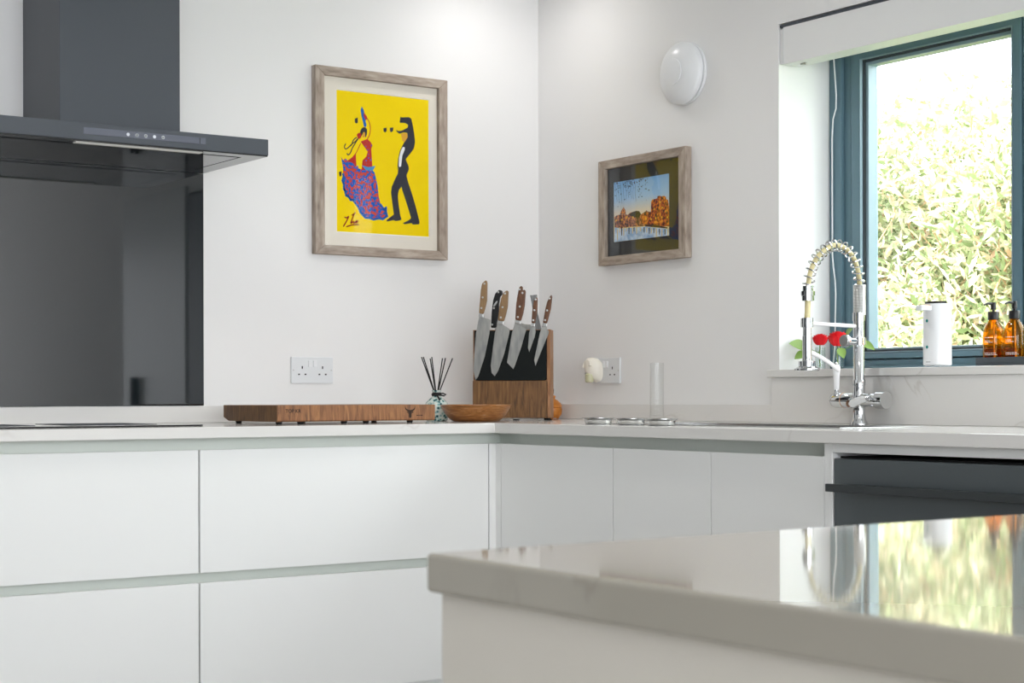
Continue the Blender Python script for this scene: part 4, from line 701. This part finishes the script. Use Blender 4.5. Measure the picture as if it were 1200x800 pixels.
# the black knife's blade reaches down into the block
o_ = [o for o in bpy.data.objects if o.get('label', '').startswith('black-handled')][0]
MB().prism([(-.060,.045),(-.046,.035),(-.043,.300),(-.058,.300)], fk, -.056, -.0535).build('blade', 'blade', o_)
knife('rear', 'brown-handled knife slotted into the block behind the santoku', 'handle', -.055, True)
t = thing('sharpening_steel', fk(.085, .035, -.055), 'grey textured sharpening steel standing in the block behind the paring knife', 'sharpening steel')
a_, b__ = D['k']['steel']['a'], D['k']['steel']['b']
MT['knurl'] = rampmat('knurled_steel', 'wave', 120, [(.3, (.12, .12, .12, 1)), (.7, (.42, .42, .41, 1))], .4, .8)
MB().prism(a_, fk, -.060, -.056).build('arm', 'knurl', t); MB().prism(b__, fk, -.0555, -.0515).build('arm', 'knurl', t)
MB().prism([(.078,.031),(.092,.031),(.097,.291),(.087,.291)], fk, -.060, -.0515).build('shaft', 'knurl', t)

# little orange pot behind the block
oc = (-.062, -.163, .9)
t = thing('wooden_pot', oc, 'small orange wooden lidded pot behind the knife block by the corner', 'pot')
MB().lathe([(.017, .0004), (.022, .002), (.0315, .016), (.0335, .030), (.0330, .037), (.0300, .040)], oc, n=32).build('body', 'orange', t, smooth=True)
ld = MB().lathe([(.0325, .0405), (.0335, .043), (.0290, .053), (.0190, .063), (.0095, .0685), (.0090, .072), (.0118, .075), (.0100, .0795), (.002, .081)], oc, n=32).build('lid', 'orange', t, smooth=True)
MB().tube([(oc[0]+.002*math.sin(i*.9), oc[1]+.002*math.cos(i*.9), .981+i*.006) for i in range(9)], [.0034+.0008*(i % 2) for i in range(9)], 8).build('twisted_stalk', 'twine', ld)

# ------------------------------------------------------------------ sill objects
sz = 1.0532; sx = .10
c0 = (sx, -1.7085, sz)
t = thing('soap_dispenser', c0, 'white cylindrical automatic soap dispenser on the window sill', 'soap dispenser')
MB().lathe([(.033, .0003), (.0345, .001), (.0345, .005), (.030, .006)], c0, n=40).build('clear_foot', 'clear', t, smooth=True)
bd = MB().lathe([(.036, .0062), (.0378, .008), (.0378, .170), (.0365, .1725), (.001, .173)], c0, n=56).build('body', 'white', t, smooth=True)
MB().lathe([(.0215, .1733), (.0215, .176), (.020, .1772)], c0, n=40).build('top_cap', 'steel', t, smooth=True)
MB().prism([(c0[0]+.0325*math.cos(a), c0[1]+.0325*math.sin(a)) for a in [PI*(.75+.75*i/12) for i in range(13)]]+[(c0[0]+.022*math.cos(a), c0[1]+.022*math.sin(a)) for a in [PI*(1.5-.75*i/12) for i in range(13)]], XY, sz+.1733, sz+.1785).build('display_panel', 'black', t)
MB().box(c0[0]-.075, c0[1]-.012, sz+.153, c0[0]-.030, c0[1]+.012, sz+.167).build('nozzle', 'white', t, bevel=.004, seg=3)
MB().box(c0[0]-.066, c0[1]-.009, sz+.1672, c0[0]-.030, c0[1]+.009, sz+.1690).build('copper_trim', 'copper', t)
MB().lathe([(.005, 0), (.005, .005)], (c0[0]-.068, c0[1], sz+.148), n=14).build('spout_tip', 'clear', t)
for dz in (.126, .0555):
    MB().lathe([(.0042, 0), (.0042, .0010)], (c0[0]-.0376, c0[1]+.003, sz+dz), (-1, .08, 0), 16).build('indicator', 'teal', bd)
mk = MB()
for k in range(5):
    w0 = PI-.20+.085*k; mk.add([(c0[0]+.0380*math.cos(w), c0[1]+.0380*math.sin(w), sz+z) for w, z in ((w0, .014), (w0+.065, .014), (w0+.065, .0165), (w0, .0165))], [(0, 1, 2, 3)])
mk.build('small_lettering', 'greytext', bd)
# tray and amber bottles
t = tag(MB().grid([.067, .070, .134, .137], [-2.095, -2.092, -1.8685, -1.8655], lambda i, j: True, XY, sz+.0002, sz+.008).box(.067, -2.095, sz+.008, .070, -1.8655, sz+.0235).box(.134, -2.095, sz+.008, .137, -1.8655, sz+.0235).box(.070, -1.8685, sz+.008, .134, -1.8655, sz+.0235).box(.070, -2.095, sz+.008, .134, -2.092, sz+.0235).build('slate_tray', 'tray', loc=(.1, -1.97, sz), bevel=.0006), 'dark slate tray holding amber bottles on the window sill', 'tray')
def bottle(y, label):
    c = (sx, y, sz+.0085)
    t = thing('pump_bottle', c, label, 'bottle', 'amber soap bottles')
    MB().lathe([(.026, 0), (.0275, .002), (.0278, .072), (.0262, .085), (.0215, .098), (.0150, .108), (.0118, .113), (.0118, .121), (.0105, .121), (.0105, .112), (.020, .097), (.0262, .072), (.0258, .003), (.0005, .002)], c, n=44).build('glass_body', 'amber', t, smooth=True)
    MB().lathe([(.0254, .0035), (.0254, .038), (.0005, .0381)], c, n=32).build('soap', 'amberliq', t, smooth=True)
    p = MB().lathe([(.0140, .114), (.0143, .115), (.0143, .134), (.0135, .135)], c, n=30).build('cap', 'black', t, smooth=True)
    MB().lathe([(.0035, .135), (.0035, .140), (.0068, .1405), (.0068, .158), (.006, .1595)], c, n=22).build('pump_head', 'black', p, smooth=True)
    MB().tube([(c[0], c[1], c[2]+.155), (c[0]-.018, c[1]+.004, c[2]+.1565), (c[0]-.029, c[1]+.006, c[2]+.1525)], [.0044, .0030, .0021], 12).build('spout', 'black', p, smooth=True)
    MB().tube([(c[0], c[1], c[2]+.11), (c[0]+.004, c[1], c[2]+.01)], .0022, 8).build('dip_tube', 'cord', t)
    lb = MB()
    def cyl(a, z): w0 = PI+.55+a/.0281; return (c[0]+.0282*math.cos(w0), c[1]+.0282*math.sin(w0), c[2]+z)
    rr_ = random.Random(1)
    for z, w1 in ((.066, .022), (.058, .016), (.054, .020), (.0255, .028), (.0215, .034)):
        a = -.022
        while a < -.022+w1:
            l_ = rr_.uniform(.002, .006)
            lb.add([cyl(a, z), cyl(a+l_, z), cyl(a+l_, z+.0014), cyl(a, z+.0014)], [(0,1,2,3)]); a += l_+.0012
    lb.build('label_print', 'text', t)
bottle(-1.897, 'left amber glass soap pump bottle on the slate tray'); bottle(-1.965, 'right amber glass soap pump bottle on the slate tray')
# roses in small glasses
def petalrose(c, r, seed):
    rg = random.Random(seed); b = MB()
    for ring, (n, rad, tilt, hh) in enumerate(((3, .34, .15, 1.25), (4, .58, .3, 1.22), (5, .82, .5, 1.12), (6, 1.0, .8, .95))):
        for k in range(n):
            a0 = 2*PI*(k+rg.uniform(-.2, .2))/n+ring*.7; wid = 2*PI/n*.80; vs = []
            M_, N_ = 6, 5
            for l in range(2):
                for i in range(N_+1):
                    v = i/N_
                    for j in range(M_+1):
                        u = j/M_*2-1
                        rr2 = r*rad*(.50+.50*math.sin(min(v*1.3, 1)*PI/2))*(1+.07*math.sin(9*u+k*2+ring))+r*.16*tilt*max(0, v-.75)*4*(1-.3*u*u)-l*.0006
                        z = -r*.75+r*1.30*hh*v*(1-.18*u*u)-r*.10*tilt*max(0, v-.75)*4
                        an = a0+u*wid*(.35+.65*math.sin(v*PI*.6+.2))
                        vs.append((c[0]+rr2*math.cos(an), c[1]+rr2*math.sin(an), c[2]+z))
            K_ = (N_+1)*(M_+1); fs = []
            for i in range(N_):
                for j in range(M_):
                    q_ = (i*(M_+1)+j, i*(M_+1)+j+1, (i+1)*(M_+1)+j+1, (i+1)*(M_+1)+j)
                    fs.append(q_); fs.append(tuple(K_+x for x in reversed(q_)))
            b.add(vs, fs)
    return b
def leaf(b, p, d, up, L, W):
    p, d, up = Vector(p), Vector(d).normalized(), Vector(up); s = d.cross(up).normalized(); up = s.cross(d)
    vs = []
    for i in range(9):
        v = i/8; wd = W*math.sin(PI*min(v**.8, 1))**.8 if 0 < i < 8 else 0.0004
        m = p+d*(L*v)+up*(-.15*L*v*v); vs += [m-s*wd+up*wd*.25, m, m+s*wd+up*wd*.25]
    fs = []
    for i in range(8): fs += [(3*i,3*i+1,3*i+4,3*i+3),(3*i+1,3*i+2,3*i+5,3*i+4)]
    return b.add(vs, fs)
def roseglass(y, zr, r, gr, label, leaves, seed):
    c = (sx, y, sz); t = thing('rose_in_glass', c, label, 'flower')
    MB().lathe([(gr*.9, .0004), (gr, .002), (gr, .066), (gr*.93, .066), (gr*.93, .007), (.0005, .006)], c, n=28).build('glass', 'vaseglass', t, smooth=True)
    MB().tube([(sx, y, sz+.008), (sx-.002, y+.002, sz+.04), (sx, y, zr-r*.5)], .0018, 8).build('stem', 'stem', t)
    petalrose((sx, y, zr), r, seed).build('rose_head', 'rose', t, smooth=True, angle=60)
    for p, d, L, W in leaves:
        lb = MB(); leaf(lb, p, d, (-.55, -.6, .5), L, W); lb.tube([(sx, y, sz+.05), p], .0009, 6); lb.build('leaf', 'leafgreen', t, smooth=True, angle=60)
roseglass(-1.268, 1.141, .0205, .0150, 'left red rose in a small glass on the sill, behind the tap spray', (((.078, -1.236, 1.118), (-.9, .08, .25), .062, .019), ((.072, -1.240, 1.105), (-.75, .05, -.28), .046, .014)), 1)
roseglass(-1.340, 1.141, .0265, .0160, 'right red rose in a small glass on the sill, behind the tap column', (((.095, -1.375, 1.150), (-.25, -.6, .35), .040, .012), ((.08, -1.365, 1.115), (-.2, -.5, -.5), .040, .013), ((.115, -1.415, 1.132), (.1, -.8, -.35), .05, .012)), 2)

# ------------------------------------------------------------------ outdoors
struct(MB().box(.36, -9, -.05, 16, 14, 0).build('ground', 'grass'))
rng = np.random.default_rng(4)
def hedge():
    n1, n2 = 36000, 12000
    # dense where the window looks at it, thinner elsewhere; top undulates
    Yv = np.concatenate([rng.uniform(-1.6, 1.7, n1), rng.uniform(-4.2, 4.2, n2)])
    n = len(Yv)
    top = 2.27-.10*Yv+.06*np.sin(Yv*3.1)+.05*np.sin(Yv*7.3+1)+.04*np.sin(Yv*13+2)
    Zv = np.concatenate([rng.uniform(.55, 1, n1), rng.uniform(0, 1, n2)])
    Zv = np.where(np.arange(n) < n1, .75+(top-.75)*rng.uniform(0, 1, n)**.9, Zv*top)
    dep = rng.beta(1.2, 2.2, n)*.75
    Xv = 1.95+dep+.10*np.sin(Yv*5+Zv*4)+.07*np.sin(Zv*9-Yv*3)
    L = rng.uniform(.04, .095, n); W = L*rng.uniform(.09, .17, n)
    d = rng.normal(0, 1, (n, 3)); d[:, 0] -= .5; d[:, 2] += .35; d /= np.linalg.norm(d, axis=1)[:, None]
    u = rng.normal(0, 1, (n, 3)); s = np.cross(d, u); s /= np.linalg.norm(s, axis=1)[:, None]; nn = np.cross(s, d)
    p = np.stack([Xv, Yv, Zv], 1)
    v = np.empty((n, 6, 3))
    v[:, 0] = p; v[:, 1] = p+d*(L*.35)[:, None]+s*W[:, None]*.9+nn*(L*.04)[:, None]; v[:, 2] = p+d*(L*.7)[:, None]+s*W[:, None]*.7
    v[:, 3] = p+d*L[:, None]-nn*(L*.12)[:, None]; v[:, 4] = p+d*(L*.7)[:, None]-s*W[:, None]*.7; v[:, 5] = p+d*(L*.35)[:, None]-s*W[:, None]*.9+nn*(L*.04)[:, None]
    k = np.arange(n)[:, None]*6
    f = np.concatenate([k+np.array([[0, 1, 5]]), k+np.array([[1, 2, 4]]), k+np.array([[1, 4, 5]]), k+np.array([[2, 3, 4]])], 0)
    me = bpy.data.meshes.new('hedge_leaves'); vv = v.reshape(-1, 3); org = np.array([2.2, 0, 0])
    me.from_pydata((vv-org).tolist(), [], f.tolist()); me.materials.append(MT['leaf'])
    return me
t = thing('hedge', (2.2, 0, 0), 'tall sunlit leafy hedge growing outside the kitchen window', 'hedge')
ho = bpy.data.objects.new('leaves', hedge()); COL.objects.link(ho); ho.parent = t; ho['kind'] = 'stuff'
tb = MB(); rt = random.Random(8)
for i in range(150):
    y = rt.uniform(-1.7, 1.9); z = rt.uniform(.5, 1.9); x = 1.98+rt.uniform(0, .35)
    dy, dz = rt.uniform(-.5, .5), rt.uniform(.2, .6); q_ = []
    for k in range(6): q_.append((x+.04*math.sin(k+i)-.02*k, y+dy*k/5+.03*math.sin(k*1.7+i), z+dz*k/5-.03*(k/5)**2))
    tb.tube(q_, [.005-.0006*k for k in range(6)], 5)
tb.build('twigs', 'twig', t)
tc_ = MB()
for k in range(9):
    tc_.tube([(2.45+.08*math.sin(k*2), -3.8+k*.95, 0), (2.45, -3.8+k*.95+.05*math.cos(k), 1.0), (2.5, -3.8+k*.95, 1.9)], [.03, .022, .01], 8)
tc_.build('stems', 'twig', t)
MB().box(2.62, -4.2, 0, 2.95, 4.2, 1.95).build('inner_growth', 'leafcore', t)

# ------------------------------------------------------------------ light
wd = bpy.data.worlds.new('sky'); SC.world = wd; wd.use_nodes = True
bg = wd.node_tree.nodes['Background']; bg.inputs[0].default_value = (.92, .955, 1, 1); bg.inputs[1].default_value = 6.0
def lamp(name, kind, loc, rot, e, col=(1, 1, 1), **kw):
    l = bpy.data.lights.new(name, kind); l.energy = e; l.color = col
    for k, v in kw.items():
        if k == 'portal': l.cycles.is_portal = v
        else: setattr(l, k, v)
    o = bpy.data.objects.new(name, l); COL.objects.link(o); o.location = loc; o.rotation_euler = rot
    return o
sun = lamp('sun', 'SUN', (-4, -6, 9), (0, 0, 0), 7.5, (1, .95, .87), angle=.02)
sun.rotation_euler = Vector((.62, .42, -.85)).to_track_quat('-Z', 'Y').to_euler()
pw = lamp('window_portal', 'AREA', (.36, (WY0+WY1)/2, (WZ0+WZ1)/2), (0, PI/2, 0), 1, shape='RECTANGLE', size=1.05, size_y=1.45, portal=True)
pd = lamp('patio_portal', 'AREA', ((DX0+DX1)/2, RY-.16, DZ/2), (PI/2, 0, 0), 1, shape='RECTANGLE', size=DX1-DX0, size_y=DZ, portal=True)  # sampling portal for the added patio opening
for x, y, e in ((-.33, -.32, 7), (-.95, -1.4, 17), (-1.9, -1.2, 14), (-1.9, -3.6, 30)):  # first washes the corner; second is an unseen fill added to brighten wall_right
    lamp('downlight_and_fill', 'SPOT', (x, y, RH-.01), (0, 0, 0), e, (1, .975, .95), spot_size=math.radians(165), spot_blend=1, shadow_soft_size=.05)

# ------------------------------------------------------------------ camera
cam = bpy.data.cameras.new('camera'); co = bpy.data.objects.new('camera', cam); COL.objects.link(co); SC.camera = co
yaw, th = math.radians(55.2), .00251
F = Vector((math.cos(yaw), math.sin(yaw), 0)); R0 = Vector((math.sin(yaw), -math.cos(yaw), 0)); U0 = Vector((0, 0, 1))
r_, u_ = R0*math.cos(th)-U0*math.sin(th), R0*math.sin(th)+U0*math.cos(th)
m = Matrix((r_, u_, -F)).transposed().to_4x4(); m.translation = Vector((-3.4562, -4.8060, .9823)); co.matrix_world = m
cam.sensor_width = 36; cam.lens = 1979/1200*36; cam.shift_y = 62.6/1200; cam.clip_start = .05; cam.clip_end = 200
cam.dof.use_dof = True; cam.dof.focus_distance = 4.9; cam.dof.aperture_fstop = 22

vs = SC.view_settings; vs.view_transform = 'Standard'; vs.look = 'None'; vs.gamma = 1; vs.exposure = 0.75; vs.use_curve_mapping = False
SC.cycles.use_denoising = True; SC.cycles.max_bounces = 10; SC.cycles.diffuse_bounces = 6; SC.cycles.glossy_bounces = 5; SC.cycles.transparent_max_bounces = 16
SC.cycles.caustics_reflective = False; SC.cycles.caustics_refractive = False; SC.cycles.sample_clamp_indirect = 6
